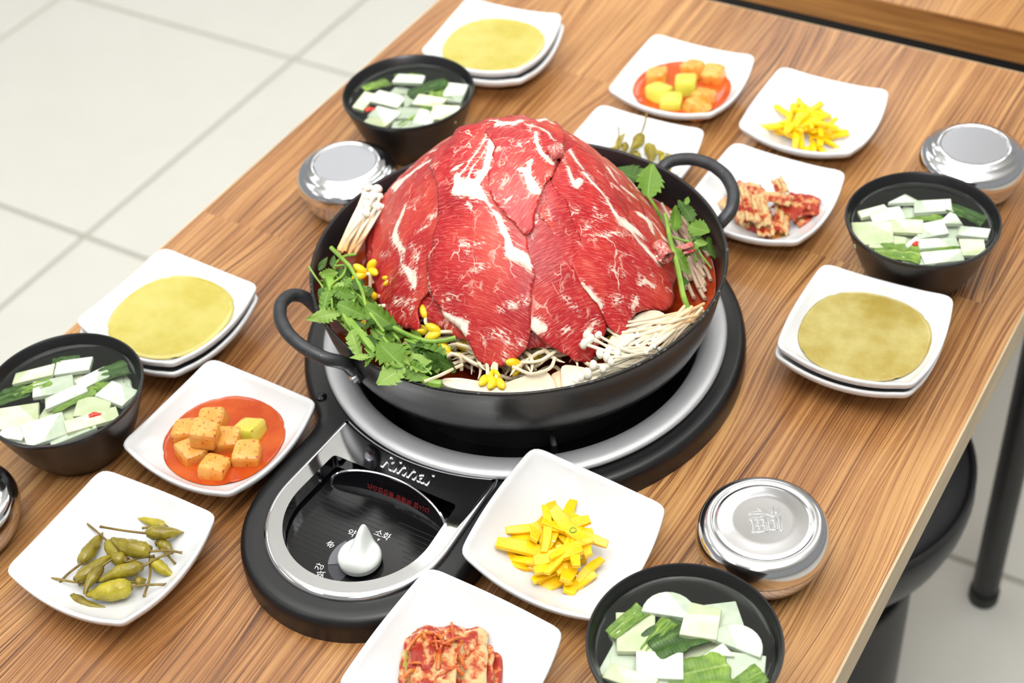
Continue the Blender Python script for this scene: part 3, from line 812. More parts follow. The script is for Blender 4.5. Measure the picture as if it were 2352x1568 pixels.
def seg_dist(p, a, b, wa, wb):
    ab = b - a; L = ab.length_squared
    u = 0 if L < 1e-12 else max(0.0, min(1.0, (p - a).dot(ab) / L))
    return (wa + (wb - wa) * u) - (p - (a + ab * u)).length
def beef_slice(label, outline, off, strokes=(), fib=0.0, seed=0, disc=False, spacing=0.0145, wob=0.0032, lift=0.0010, thick=0.0016, extra=()):
    rn = random.Random(seed)
    pts = [Vector(p) for p in outline]
    n = max(24, int(sum((pts[i] - pts[i - 1]).length for i in range(len(pts))) / (0.02 if disc else 7.0)))
    lp = smooth_loop(resample(pts, n), 2)
    amp = 0.011 if disc else 6.0
    lp = [p + Vector((noise.noise(Vector((p.x * (14 if disc else 0.035), p.y * (14 if disc else 0.035), seed * 3.1))), noise.noise(Vector((p.x * (14 if disc else 0.035), p.y * (14 if disc else 0.035), seed * 3.1 + 9))))) * amp for p in lp]
    if not disc: lp = [dome_cast(p.x, p.y, off) for p in lp]
    lp = resample(lp, max(30, int(sum((lp[i] - lp[i - 1]).length for i in range(len(lp))) / spacing)))
    n = len(lp)
    x0, x1 = min(p.x for p in lp), max(p.x for p in lp); y0, y1 = min(p.y for p in lp), max(p.y for p in lp)
    vv = list(lp); ee = [(i, (i + 1) % n) for i in range(n)]
    y = y0; r = 0
    while y < y1:
        x = x0 + (0.5 * spacing if r % 2 else 0)
        while x < x1:
            p = Vector((x, y))
            if inside(p, lp) and min((p - q).length_squared for q in lp) > (0.55 * spacing) ** 2:
                vv.append(p + Vector((rn.uniform(-1, 1), rn.uniform(-1, 1))) * spacing * 0.12)
            x += spacing
        y += spacing * 0.866; r += 1
    res = delaunay_2d_cdt(vv, ee, [], 1, 1e-7)
    P2 = res[0]; faces = [tuple(f) for f in res[2]]
    st = []
    for pl, ws in strokes:
        q = [dome_cast(x, y, off) for x, y in pl]
        if not hasattr(ws, '__len__'): ws = [ws] * len(q)
        sc_ = 1.35 / 2900.0 / 2
        for i in range(len(q) - 1):
            st.append((q[i] * DR0, q[i + 1] * DR0, ws[i] * sc_, ws[i + 1] * sc_))
    V = []; fatv = []; uvs = []
    cf, sf = math.cos(fib), math.sin(fib)
    for p in P2:
        e = min((p - q).length for q in lp) if len(lp) < 400 else 1
        edge = math.exp(-(e / 0.05) ** 2)
        nz = noise.noise(Vector((p.x * 3.2, p.y * 3.2, seed * 1.7))) * wob + noise.noise(Vector((p.x * 8, p.y * 8, seed * 2.3))) * wob * 0.35
        o = off + nz + edge * lift * (0.3 + noise.noise(Vector((p.x * 6, p.y * 6, seed + 4))) )
        V.append(dome(p.x, p.y, o))
        m = Vector((p.x, p.y)) * DR0
        fatv.append(max([seg_dist(m, *s) for s in st] or [-0.02]))
        u, v = m.x + seed * 0.37, m.y + seed * 0.21
        uvs.append((u * cf + v * sf, -u * sf + v * cf))
    me = mesh('beef_slice', V, faces)
    at_ = me.attributes.new('fat', 'FLOAT', 'POINT'); at_.data.foreach_set('value', [max(-0.02, min(0.02, f)) for f in fatv])
    ul = me.uv_layers.new(name='uv')
    li = [0] * len(me.loops); me.loops.foreach_get('vertex_index', li)
    ul.data.foreach_set('uv', [c for i in li for c in uvs[i]])
    bmx = bmesh.new(); bmx.from_mesh(me); bmesh.ops.recalc_face_normals(bmx, faces=bmx.faces)
    up = sum(f.normal.z for f in bmx.faces)
    if up < 0: bmesh.ops.reverse_faces(bmx, faces=bmx.faces)
    bmx.to_mesh(me); bmx.free()
    me.polygons.foreach_set('use_smooth', [True] * len(me.polygons))
    o = link('beef_slice', me, M['beef'])
    md = o.modifiers.new('thickness', 'SOLIDIFY'); md.thickness = thick; md.offset = -1
    return tag(o, label, 'beef slice', 'raw beef slices heaped in the pan')

def wedge(a0, a1, s0, s1, n=10):
    a0, a1 = math.radians(a0), math.radians(a1)
    out = [(s1 * math.cos(a0 + (a1 - a0) * i / n), s1 * math.sin(a0 + (a1 - a0) * i / n)) for i in range(n + 1)]
    return out + [(s0 * math.cos(a1 - (a1 - a0) * i / n), s0 * math.sin(a1 - (a1 - a0) * i / n)) for i in range(n + 1)]
beef_slice('broad raw beef slice at the bottom of the heap', [(0.93 * math.cos(2 * PI * i / 24), 0.93 * math.sin(2 * PI * i / 24)) for i in range(24)], 0.0, seed=1, disc=True, spacing=0.03)
for k, (a0, a1, s1, lab) in enumerate(((28, 95, 1.0, 'raw beef slice hanging down the back right of the heap'), (85, 150, 1.02, 'raw beef slice hanging down the back of the heap'), (140, 212, 1.0, 'raw beef slice on the far left flank of the heap'))):
    beef_slice(lab, wedge(a0, a1, 0.12, s1), 0.0022 + 0.0008 * k, seed=11 + k, disc=True, spacing=0.024, fib=0.6 * k)

S_LEFT = [([(1011, 350), (960, 385), (927, 415), (911, 428)], [6, 7, 11, 14]), ([(1001, 342), (950, 375), (909, 420)], 4), ([(915, 428), (922, 440), (927, 456)], [16, 14, 8]), ([(927, 456), (929, 471), (923, 491), (909, 522), (903, 540), (911, 558)], [5, 4, 9, 11, 10, 10]),
          ([(905, 550), (912, 561), (926, 579)], [9, 7, 4]), ([(912, 565), (921, 611), (944, 642)], [4, 3, 12]), ([(944, 640), (949, 660)], [13, 7]), ([(940, 560), (955, 590), (950, 600)], 2), ([(870, 585), (890, 590)], 1.5), ([(1000, 480), (985, 510), (960, 530)], 2),
          ([(955, 590), (935, 700), (948, 712)], 1.5), ([(905, 690), (930, 700), (952, 690)], 2)]
S_MID = [([(1050, 436), (1070, 434), (1090, 440), (1115, 460)], [18, 24, 22, 8]), ([(1048, 403), (1052, 420), (1060, 440)], [9, 14, 14]), ([(1091, 434), (1115, 399), (1123, 362), (1133, 322), (1142, 295)], [14, 11, 13, 17, 12]), ([(1115, 399), (1097, 402)], [8, 6]),
         ([(1054, 409), (1074, 383), (1101, 342), (1125, 299)], [6, 4, 4, 4]), ([(1044, 391), (1064, 379)], [7, 4]), ([(1076, 418), (1087, 387), (1105, 362), (1121, 328)], [6, 4, 3, 3]), ([(1133, 354), (1156, 362), (1178, 383), (1191, 395)], [14, 6, 4, 4]),
         ([(1115, 460), (1129, 481), (1146, 501), (1154, 526), (1164, 546)], [6, 3, 8, 10, 7]), ([(1164, 546), (1171, 579), (1207, 597), (1220, 624)], [8, 15, 13, 4]), ([(1146, 510), (1160, 545), (1185, 585)], 4), ([(1075, 470), (1085, 480)], 4), ([(1155, 300), (1160, 315), (1152, 330)], [8, 9, 6]),
         ([(1015, 720), (1046, 738), (1067, 753), (1066, 769)], [4, 8, 12, 10]), ([(970, 633), (980, 660), (993, 686)], [7, 6, 5]), ([(1113, 778), (1140, 771), (1159, 770)], 1.6), ([(1170, 772), (1168, 793), (1157, 802), (1162, 827)], 2), ([(1168, 793), (1190, 794), (1208, 786)], 1.8), ([(1144, 715), (1182, 703), (1212, 689)], 2.2),
         ([(1060, 560), (1085, 566), (1110, 560)], 2), ([(1020, 690), (1060, 680)], 1.6), ([(1090, 620), (1120, 612)], 1.6), ([(1080, 560), (1072, 590)], 1.6)]
S_TOP = [([(1191, 395), (1207, 397), (1215, 415), (1225, 436)], [5, 8, 11, 15]), ([(1215, 400), (1215, 383), (1222, 372)], [6, 6, 3]), ([(1225, 436), (1238, 446)], [12, 8]), ([(1218, 425), (1208, 440)], [6, 2]), ([(1125, 279), (1150, 287), (1178, 287), (1203, 277)], [8, 13, 9, 4]), ([(1210, 289), (1237, 297), (1259, 309), (1272, 325)], [4, 5, 6, 3]), ([(1238, 275), (1256, 273), (1270, 283)], [7, 8, 6]),
         ([(1231, 309), (1233, 332), (1243, 356), (1267, 379)], [5, 7, 9, 8]), ([(1286, 336), (1276, 350), (1269, 366)], [8, 11, 6]), ([(1231, 325), (1205, 332), (1195, 335)], 2.5), ([(1186, 330), (1200, 345)], 1.6), ([(1150, 418), (1165, 416)], 3), ([(1225, 285), (1215, 305)], 2), ([(1160, 405), (1158, 425)], 1.6), ([(1140, 455), (1160, 465), (1178, 458)], 1.6)]
S_CR = [([(1213, 741), (1232, 748), (1251, 753)], [11, 14, 8]), ([(1298, 765), (1310, 758)], 3), ([(1150, 455), (1175, 448)], 2), ([(1190, 500), (1175, 495)], 2), ([(1290, 680), (1330, 720)], 1.6), ([(1340, 790), (1352, 760), (1372, 735)], [5, 4, 2]), ([(1245, 485), (1230, 510)], 2), ([(1355, 770), (1365, 745)], 3)]
S_RIGHT = [([(1308, 348), (1322, 368), (1337, 389)], [8, 6, 5]), ([(1304, 387), (1312, 413), (1322, 430), (1333, 417)], [5, 6, 9, 8]), ([(1341, 403), (1359, 423), (1390, 456), (1406, 485), (1424, 509), (1445, 523), (1482, 542)], [8, 6, 5, 8, 13, 15, 6]), ([(1396, 389), (1416, 419)], [8, 4]), ([(1427, 432), (1465, 456), (1490, 470)], [6, 7, 3]),
           ([(1452, 535), (1480, 570), (1506, 597)], [5, 7, 11]), ([(1296, 523), (1314, 495), (1326, 478)], 1.8), ([(1343, 536), (1363, 509), (1394, 497)], 1.8), ([(1363, 546), (1396, 540), (1424, 536)], [2, 3.5, 2]), ([(1296, 523), (1272, 500), (1255, 490)], 1.6), ([(1243, 508), (1250, 525)], [7, 3]), ([(1337, 654), (1352, 677), (1375, 700)], [4, 10, 8]),
           ([(1451, 712), (1463, 689)], [4, 6]), ([(1470, 654), (1486, 647), (1503, 662)], [4, 6, 4]), ([(1410, 690), (1430, 680)], 2), ([(1390, 470), (1375, 460)], 1.6), ([(1365, 475), (1372, 495)], 1.6), ([(1400, 620), (1430, 632)], 1.6), ([(1490, 615), (1500, 640)], 1.8)]
S_EDGE = [([(1461, 491), (1486, 509), (1494, 532)], [9, 14, 10]), ([(1445, 407), (1469, 434)], [8, 11]), ([(1400, 385), (1420, 402)], 5), ([(1330, 325), (1370, 348)], [4, 5]), ([(1470, 455), (1490, 475)], 5), ([(1500, 520), (1520, 548), (1533, 560)], [4, 5, 8]), ([(1490, 495), (1510, 520)], 3)]

LEFT = [(1048, 305), (1000, 338), (950, 362), (905, 386), (882, 420), (866, 490), (852, 560), (850, 640), (866, 690), (888, 735), (922, 757), (956, 768), (953, 720), (962, 690), (1000, 660), (1040, 600), (1050, 480), (1040, 400), (1075, 340)]
EDGE = [(1270, 290), (1330, 312), (1385, 342), (1435, 388), (1478, 430), (1515, 500), (1540, 570), (1553, 640), (1548, 690), (1500, 700), (1440, 600), (1400, 500), (1330, 420), (1280, 360)]
RIGHT = [(1238, 500), (1262, 430), (1290, 355), (1330, 335), (1390, 375), (1440, 420), (1480, 480), (1498, 560), (1530, 610), (1550, 660), (1542, 716), (1505, 712), (1470, 718), (1448, 745), (1436, 770), (1420, 772), (1397, 745), (1372, 700), (1336, 652), (1296, 570), (1262, 520)]
CRIGHT = [(1190, 430), (1250, 400), (1300, 470), (1340, 560), (1380, 660), (1400, 740), (1385, 785), (1368, 800), (1358, 842), (1325, 835), (1290, 815), (1255, 790), (1228, 765), (1208, 745), (1190, 700), (1180, 600), (1180, 500)]
MID = [(1035, 318), (1062, 298), (1110, 280), (1160, 290), (1190, 330), (1205, 420), (1195, 500), (1215, 570), (1228, 640), (1222, 700), (1215, 780), (1205, 808), (1185, 828), (1160, 842), (1130, 850), (1098, 838), (1082, 805), (1066, 775), (1050, 755), (1018, 722), (996, 690), (976, 636), (985, 590), (1003, 520), (1008, 462), (1000, 415), (988, 385), (1000, 350)]
TOP = [(1060, 300), (1095, 282), (1125, 272), (1190, 262), (1270, 272), (1300, 312), (1296, 345), (1278, 372), (1268, 405), (1246, 440), (1240, 474), (1228, 500), (1232, 530), (1205, 545), (1186, 520), (1150, 492), (1128, 462), (1120, 420), (1128, 370), (1140, 335), (1120, 310)]
beef_slice('raw beef slice with white fat streaks draped over the right edge of heap', EDGE, 0.0050, S_EDGE, 0.9, 21)
beef_slice('raw beef slice with a long white fat seam on the left of heap', LEFT, 0.0052, S_LEFT, 0.25, 22)
beef_slice('raw beef slice at front right of centre, ending beside the enoki mushrooms', CRIGHT, 0.0060, S_CR, 1.0, 23)
beef_slice('large raw beef slice covering the right front, crossed by a diagonal fat seam', RIGHT, 0.0072, S_RIGHT, 0.75, 24)
beef_slice('large raw beef slice at front centre hanging down over the bean sprouts', MID, 0.0080, S_MID, 0.2, 25)
beef_slice('raw beef slice with branching fat laid over the top of heap', TOP, 0.0092, S_TOP, 1.3, 26)

def beef_curl(label, pix, h, r, turns=1.35):
    a, b = at(pix[0][0], pix[0][1], h), at(pix[1][0], pix[1][1], h - 0.002)
    ax = (b - a).normalized(); n1 = ax.cross(Vector((0, 0, 1))).normalized(); n2 = ax.cross(n1)
    V = []; F = []; UV = []; nu, nv = 10, 34
    for i in range(nu + 1):
        for j in range(nv + 1):
            q = j / nv * turns * 2 * PI; rr = r * (1 - 0.45 * j / nv) * (1 + 0.08 * math.sin(i + q))
            V.append(a + (b - a) * (i / nu) + n1 * rr * math.cos(q) + n2 * rr * math.sin(q)); UV.append((i * 0.004 + a.x * 3, j * 0.003))
    F = [(i * (nv + 1) + j, (i + 1) * (nv + 1) + j, (i + 1) * (nv + 1) + j + 1, i * (nv + 1) + j + 1) for i in range(nu) for j in range(nv)]
    me = mesh('beef_curl', V, F); at_ = me.attributes.new('fat', 'FLOAT', 'POINT'); at_.data.foreach_set('value', [-0.0004 for k in range(len(V))])
    ul = me.uv_layers.new(name='uv'); li = [0] * len(me.loops); me.loops.foreach_get('vertex_index', li); ul.data.foreach_set('uv', [c for i in li for c in UV[i]])
    o = link('beef_curl', me, M['beef']); md = o.modifiers.new('thickness', 'SOLIDIFY'); md.thickness = 0.0018; md.offset = 0
    return tag(o, label, 'beef slice', 'raw beef slices heaped in the pan')
beef_curl('small rolled beef edge with a fat band at the right end of heap', [(1508, 562), (1534, 592)], 0.118, 0.0062)
beef_curl('curled fatty beef edge near the top of the heap', [(1290, 340), (1262, 352)], 0.206, 0.0055)
beef_curl('scrap of beef lying on the parsley by the right wall', [(1546, 580), (1590, 566)], 0.103, 0.0042, 0.9)

# ------------------------------------------------------------------ food materials
def liquid(name, c0, c1, rough=0.08, scale=40, sub=0.0, lo=0.35, hi=0.65, spec=0.5):
    t = NT(name); o = t.obj()
    t.p(col=t.mix(t.ramp(t.noise(o, scale, 4, 0.6), [(lo, 0.0), (hi, 1.0)]), c0, c1), rough=rough, spec=spec)
    if sub: t.p(sub=sub, subs=0.004, subr=(1.0, 0.8, 0.3))
    return t.m
M['broth'] = liquid('red_broth', rgb(128, 34, 14), rgb(170, 60, 22), 0.07, 60)
M['mustard'] = liquid('mustard_sauce', rgb(194, 184, 106), rgb(182, 168, 80), 0.10, 28, 0.0)
M['mustard_green'] = liquid('olive_mustard_sauce', rgb(186, 174, 110), rgb(166, 146, 72), 0.10, 34)
M['kimchi_brine'] = liquid('red_brine', rgb(198, 92, 36), rgb(180, 66, 22), 0.08, 40)
M['radish_cube'] = speckled('orange_radish', rgb(232, 180, 92), rgb(222, 138, 50), 55, rgb(180, 46, 14), 380, 0.62, 0.28, 0.35, 0.0008, 0.12)
M['radish_cube_green'] = speckled('green_tinged_radish', rgb(222, 196, 84), rgb(200, 200, 70), 50, rgb(200, 80, 20), 380, 0.68, 0.28, 0.35, 0.0008, 0.12)
M['radish_yellow'] = speckled('yellow_pickled_radish', rgb(254, 208, 24), rgb(250, 188, 10), 70, rgb(176, 44, 12), 520, 0.70, 0.26, 0.2, 0.0005, 0.15)
M['radish_white'] = speckled('white_radish', rgb(222, 228, 216), rgb(206, 216, 196), 90, rough=0.22, bump=0.15, bd=0.0003, sub=0.15)
M['radish_cream'] = speckled('cream_radish', rgb(226, 228, 200), rgb(210, 220, 176), 60, rough=0.22, bump=0.15, bd=0.0003, sub=0.15)
def leaf_mat(name, a, b, vein, sub=0.0, rough=0.36):
    t = NT(name); o = t.obj(); uv = t.uv(); sp = t.n('ShaderNodeSeparateXYZ', {0: uv})
    c = t.mix(t.ramp(t.noise(o, 130, 3), [(0.35, 0.0), (0.65, 1.0)]), a, b)
    w = t.n('ShaderNodeTexWave', {'Vector': t.mapping(uv, (1.0, 1.0, 1), (0, 0, 0)), 'Scale': 5.0, 'Distortion': 1.0, 'Detail': 1.0}, wave_type='BANDS', bands_direction='X').outputs['Fac']
    mid = t.ramp(t.math('ABSOLUTE', t.math('SUBTRACT', sp.outputs[1], 0.5)), [(0.0, 1.0), (0.05, 0.0)])
    c = t.mix(t.math('MULTIPLY', mid, 0.6), c, vein)
    c = t.mix(t.ramp(w, [(0.90, 0.0), (1.0, 0.22)]), c, vein)
    t.p(col=c, rough=rough, spec=0.4, normal=t.bump(t.math('ADD', w, t.noise(o, 400, 2)), 0.25, 0.0006))
    tr = t.n('ShaderNodeBsdfTranslucent', {0: c}); mx = t.n('ShaderNodeMixShader', {0: 0.22, 1: t.b.outputs[0], 2: tr.outputs[0]})
    t.t.links.new(mx.outputs[0], t.out.inputs[0])
    return t.m
M['leaf'] = leaf_mat('parsley_leaf', rgb(122, 162, 58), rgb(88, 130, 40), rgb(166, 196, 106))
M['leaf_dark'] = leaf_mat('dark_parsley_leaf', rgb(80, 116, 42), rgb(54, 88, 30), rgb(118, 152, 74))
M['leaf_light'] = leaf_mat('pale_parsley_leaf', rgb(162, 194, 96), rgb(132, 172, 72), rgb(198, 216, 146))
M['cabbage'] = leaf_mat('cabbage_leaf', rgb(150, 184, 76), rgb(110, 152, 50), rgb(206, 222, 150))
M['cabbage_dark'] = leaf_mat('dark_cabbage_leaf', rgb(74, 112, 44), rgb(48, 84, 30), rgb(124, 160, 84))
M['stem'] = speckled('green_stem', rgb(140, 178, 72), rgb(106, 146, 48), 60, rough=0.32, bump=0.1, bd=0.0003, sub=0.1)
M['sprout'] = speckled('bean_sprout_stem', rgb(240, 228, 200), rgb(220, 200, 164), 60, rough=0.28, bump=0.1, bd=0.0003, sub=0.15)
M['sprout_head'] = speckled('yellow_bean_head', rgb(246, 214, 40), rgb(226, 186, 24), 80, rough=0.28, bump=0.1, bd=0.0003, sub=0.1)
def enoki_mat(name, tint):
    t = NT(name); at_ = t.n('ShaderNodeAttribute', attribute_name='stain').outputs['Fac']
    c = t.mix(at_, rgb(236, 226, 200), tint); t.p(col=c, rough=0.32); return t.m
M['enoki'] = enoki_mat('enoki_mushroom', rgb(244, 178, 96))
M['enoki_cap'] = plain('enoki_cap', rgb(238, 234, 220), 0.28)
def king_mat():
    t = NT('king_oyster_flesh'); o = t.obj()
    st = t.n('ShaderNodeAttribute', attribute_name='stain').outputs['Fac']
    f = t.noise(t.mapping(o, (60, 60, 400)), 1.0, 3)
    c = t.mix(f, rgb(236, 228, 208), rgb(224, 210, 180))
    c = t.mix(t.math('MULTIPLY', st, t.ramp(t.noise(o, 90, 3), [(0.3, 0.3), (0.6, 1.0)])), c, rgb(226, 140, 70))
    t.p(col=c, rough=0.4); return t.m
M['king'] = king_mat()
def noodle_mat():
    t = NT('glass_noodle'); t.p(col=rgb(226, 196, 170), rough=0.14, trans=0.25, ior=1.35); return t.m
M['noodle'] = noodle_mat()
M['chili'] = speckled('pickled_chili', rgb(150, 136, 36), rgb(116, 100, 24), 60, rgb(98, 84, 22), 260, 0.68, 0.24, 0.5, 0.0012, 0.1)
M['chili_light'] = speckled('light_pickled_chili', rgb(182, 168, 46), rgb(146, 132, 30), 60, rgb(120, 104, 24), 260, 0.70, 0.24, 0.45, 0.0012, 0.1)
M['chili_stem'] = speckled('pickled_chili_stem', rgb(140, 118, 44), rgb(104, 82, 34), 150, rough=0.4, bump=0.2, bd=0.0004)
M['red_chili'] = plain('red_chili_skin', rgb(208, 48, 34), 0.25)
M['sesame'] = plain('sesame_seed', rgb(246, 228, 160), 0.4)
M['scallion'] = speckled('scallion_ring', rgb(168, 180, 60), rgb(120, 150, 50), 200, rough=0.3, bump=0)
def kimchi_mat(name, amt):
    t = NT(name); o = t.obj()
    rib = t.noise(t.mapping(t.uv(), (4, 60, 1)), 1.0, 3, 0.6, 0.6)
    c = t.mix(rib, rgb(220, 198, 150), rgb(212, 172, 110))
    paste = t.noise(o, 95, 4, 0.62)
    c = t.mix(t.ramp(paste, [(amt, 0.0), (amt + 0.10, 0.85)]), c, rgb(206, 98, 38))
    c = t.mix(t.ramp(paste, [(amt + 0.09, 0.0), (amt + 0.16, 1.0)]), c, rgb(164, 40, 18))
    c = t.mix(t.ramp(t.noise(o, 700, 2), [(0.70, 0.0), (0.74, 1.0)]), c, rgb(150, 18, 14))
    t.p(col=c, rough=0.22, spec=0.5, normal=t.bump(t.math('ADD', paste, t.math('MULTIPLY', rib, 0.7)), 0.6, 0.0016)); return t.m
M['kimchi'] = kimchi_mat('cabbage_kimchi', 0.46); M['kimchi_red'] = kimchi_mat('red_cabbage_kimchi', 0.36)
M['kimchi_green'] = speckled('green_kimchi_leaf', rgb(150, 150, 50), rgb(176, 110, 40), 90, rgb(186, 40, 20), 260, 0.6, 0.25, 0.5, 0.0015)
def water():
    t = NT('clear_brine'); nt = t.t; nt.nodes.remove(t.b)
    tr = t.n('ShaderNodeBsdfTransparent', {0: (0.94, 0.97, 0.93, 1)}); gl = t.n('ShaderNodeBsdfGlossy', {0: (1, 1, 1, 1), 'Roughness': 0.03})
    bm = t.bump(t.noise(t.obj(), 90, 2), 0.10, 0.001); t.set(gl.inputs['Normal'], bm)
    fr = t.n('ShaderNodeFresnel', {'IOR': 1.33}); t.set(fr.inputs['Normal'], bm)
    df = t.n('ShaderNodeBsdfDiffuse', {0: (0.72, 0.80, 0.70, 1)}); m0 = t.n('ShaderNodeMixShader', {0: 0.015, 1: tr.outputs[0], 2: df.outputs[0]})
    mx = t.n('ShaderNodeMixShader', {0: fr.outputs[0], 1: m0.outputs[0], 2: gl.outputs[0]}); nt.links.new(mx.outputs[0], t.out.inputs[0]); return t.m
M['water'] = water()

def stain_attr(me, f):
    a = me.attributes.new('stain', 'FLOAT', 'POINT'); a.data.foreach_set('value', [f(v.co) for v in me.vertices])
def as_mesh(mb, name, mat, sharp=50):
    o = mb.build(name, mat, sharp=sharp); me = o.data; bpy.data.objects.remove(o); return me

# ---- leaves shared by the water parsley sprigs (tip along +x, unit length 1)
def leaf_mesh(seed, width=0.42, teeth=7, lobes=0.0, curl=0.25, fold=0.22):
    rn = random.Random(seed); n = teeth * 3
    V = []; F = []; UV = []
    for i in range(n + 1):
        t = i / n
        w = width * (math.sin(PI * min(1, t * 0.96 + 0.04) ** 0.72) ** 0.85) * (1 + lobes * math.sin(t * 9 + seed))
        saw = 1.0 + 0.38 * (1 - (i % 3) / 2.0) if 0 < i < n else 1.0
        zc = -curl * t * t + 0.05 * math.sin(t * 5 + seed)
        for k, f in enumerate((-1, -0.5, 0, 0.5, 1)):
            e = w * f * (saw if abs(f) == 1 else 1)
            x = t + (0.035 * (i % 3) if abs(f) == 1 and 0 < i < n else 0)
            V.append((x, e, zc + fold * abs(f) * w + 0.03 * math.sin(7 * t + 3 * f + seed) * abs(f)))
            UV.append((t, 0.5 + 0.5 * f))
    for i in range(n):
        for k in range(4): F.append((i * 5 + k, (i + 1) * 5 + k, (i + 1) * 5 + k + 1, i * 5 + k + 1))
    me = mesh('leaf', V, F); ul = me.uv_layers.new(name='uv'); li = [0] * len(me.loops); me.loops.foreach_get('vertex_index', li)
    ul.data.foreach_set('uv', [c for i in li for c in UV[i]])
    return me
LEAF = {}
for mk in ('leaf', 'leaf_dark', 'leaf_light'):
    LEAF[mk] = []
    for s in range(4):
        me = leaf_mesh(s + 1, (0.20, 0.25, 0.31, 0.17)[s], (6, 7, 6, 8)[s], 0.06, (0.2, 0.35, 0.15, 0.05)[s], (0.25, 0.12, 0.3, 0.2)[s]); me.materials.append(M[mk]); LEAF[mk].append(me)
def leaf(parent, p, tip, mk='leaf', var=0, roll=0.0, up=None):
    """place a leaf from its base point to its tip"""
    d = tip - p; L = d.length
    o = link('leaf', LEAF[mk][var % 4], None, parent)
    z = Vector(up) if up else (CAMP - p).normalized() * 0.6 + Vector((0, 0, 0.8))
    m = frame(p, d, z) @ Matrix.Rotation(roll, 4, 'X') @ Matrix.Diagonal((L, L, L, 1))
    o.matrix_basis = m
    return o
GP = 'water parsley sprigs in the pan'
def sprig(label, pix, r=0.0016, leaves=(), h=0.1, group=GP, taper=0.7):
    pts = spline([at(p[0], p[1], p[2] if len(p) > 2 else h) for p in pix], 6)
    n = len(pts); o = MB().tube(pts, [r * (1 - (1 - taper) * i / (n - 1)) for i in range(n)], 8).build('water_parsley_sprig', M['stem'])
    tag(o, label, 'parsley sprig', group)
    for bx, by, tx, ty, hb, ht, mk, var, roll in leaves: leaf(o, at(bx, by, hb), at(tx, ty, ht), mk, var, roll)
    return o

# ------------------------------------------------------------------ contents of the pan
b_ = MB().lathe([(0, 0.043), (0.12, 0.0435), (0.131, 0.0455), (0.139, 0.0510), (0.1443, 0.0600), (0.1478, 0.0700), (0.1484, 0.0730), (0.147, 0.0722), (0, 0.0722)], 120)
b_.v = [oval(v) for v in b_.v]
bo = b_.build('broth', M['broth']); bo.location = (0, 0, TZ); tag(bo, 'red spicy broth in the pan, showing at its right side', 'broth')

# traced parsley on the left
LP = 'water parsley sprig lying in the green heap at the pan left side'
sprig('long water parsley stem forking at the top of the green heap by left wall', [(761, 569, 0.112), (776, 584, 0.114), (793, 601, 0.116), (806, 616, 0.116), (830, 664, 0.114), (841, 703, 0.112), (862, 735, 0.110), (882, 762, 0.106)], 0.0017,
      [(806, 640, 770, 672, .114, .112, 'leaf', 1, 0.2), (841, 703, 908, 757, .113, .108, 'leaf', 0, 0.5), (830, 664, 812, 640, .114, .116, 'leaf_dark', 2, -0.3), (858, 735, 830, 752, .112, .108, 'leaf_dark', 1, 0.3)])
sprig('thin water parsley stem poking up over the pan left wall', [(709, 612, 0.122), (725, 636, 0.118), (741, 660, 0.112), (746, 690, 0.108)], 0.0009, [(741, 660, 733, 690, .112, .108, 'leaf_dark', 0, 0.2), (744, 682, 776, 665, .112, .116, 'leaf', 3, 0.2)])
sprig('water parsley stem curving down beside the left pan wall', [(818, 584, 0.112), (790, 589, 0.112), (768, 610, 0.112), (793, 610, 0.112), (787, 632, 0.112), (758, 658, 0.113), (762, 690, 0.113), (763, 716, 0.112)], 0.0012,
      [(756, 668, 737, 713, .114, .112, 'leaf', 0, 0.1), (765, 666, 810, 680, .115, .113, 'leaf', 1, 0.4), (770, 664, 790, 648, .115, .117, 'leaf_light', 2, 0.0)])
sprig('water parsley stem with a pale leaf pointing out over the handle', [(786, 716, 0.112), (796, 735, 0.112), (812, 760, 0.108), (838, 790, 0.106)], 0.0016,
      [(782, 718, 704, 733, .114, .112, 'leaf_light', 3, -0.5), (776, 699, 848, 727, .116, .112, 'leaf', 0, 0.3), (808, 760, 820, 817, .112, .108, 'leaf_light', 0, 0.5)])
sprig('thick ribbed water parsley stalk in the middle of the green heap', [(792, 728, 0.108), (815, 752, 0.109), (838, 780, 0.108), (862, 812, 0.106)], 0.0034, [(838, 775, 868, 790, .11, .108, 'leaf_dark', 1, 0.2)], taper=0.9)
sprig('green stalk end sticking out over the bean sprouts below the beef', [(905, 752, 0.106), (940, 770, 0.108), (980, 783, 0.110), (1012, 783, 0.111), (1047, 775, 0.113)], 0.0018, [(915, 752, 878, 742, .106, .108, 'leaf_dark', 1, 0.2)], taper=0.95)
sprig('short green stalk lying among the bean sprouts', [(985, 814, 0.102), (1010, 806, 0.104), (1036, 798, 0.106)], 0.0020, taper=0.95)
sprig('water parsley sprig with three big leaves hanging over the pan front left rim', [(880, 775, 0.106), (905, 805, 0.107), (928, 842, 0.108)], 0.0013,
      [(928, 842, 868, 782, .110, .113, 'leaf', 2, 0.15), (928, 842, 866, 880, .110, .1065, 'leaf_light', 2, -0.1), (928, 838, 978, 872, .110, .105, 'leaf', 2, 0.2), (932, 836, 960, 798, .112, .112, 'leaf_light', 1, 0.5), (928, 846, 872, 830, .108, .108, 'leaf_light', 1, 0.2)])
sprig('water parsley sprig with a broad toothed leaf next to the bean sprouts', [(930, 780, 0.106), (955, 790, 0.107), (972, 800, 0.107)], 0.0012,
      [(971, 799, 1028, 843, .108, .104, 'leaf', 2, 0.1), (955, 792, 990, 790, .108, .108, 'leaf_dark', 1, 0.5), (965, 815, 1000, 830, .105, .103, 'leaf_dark', 2, 0.1)])
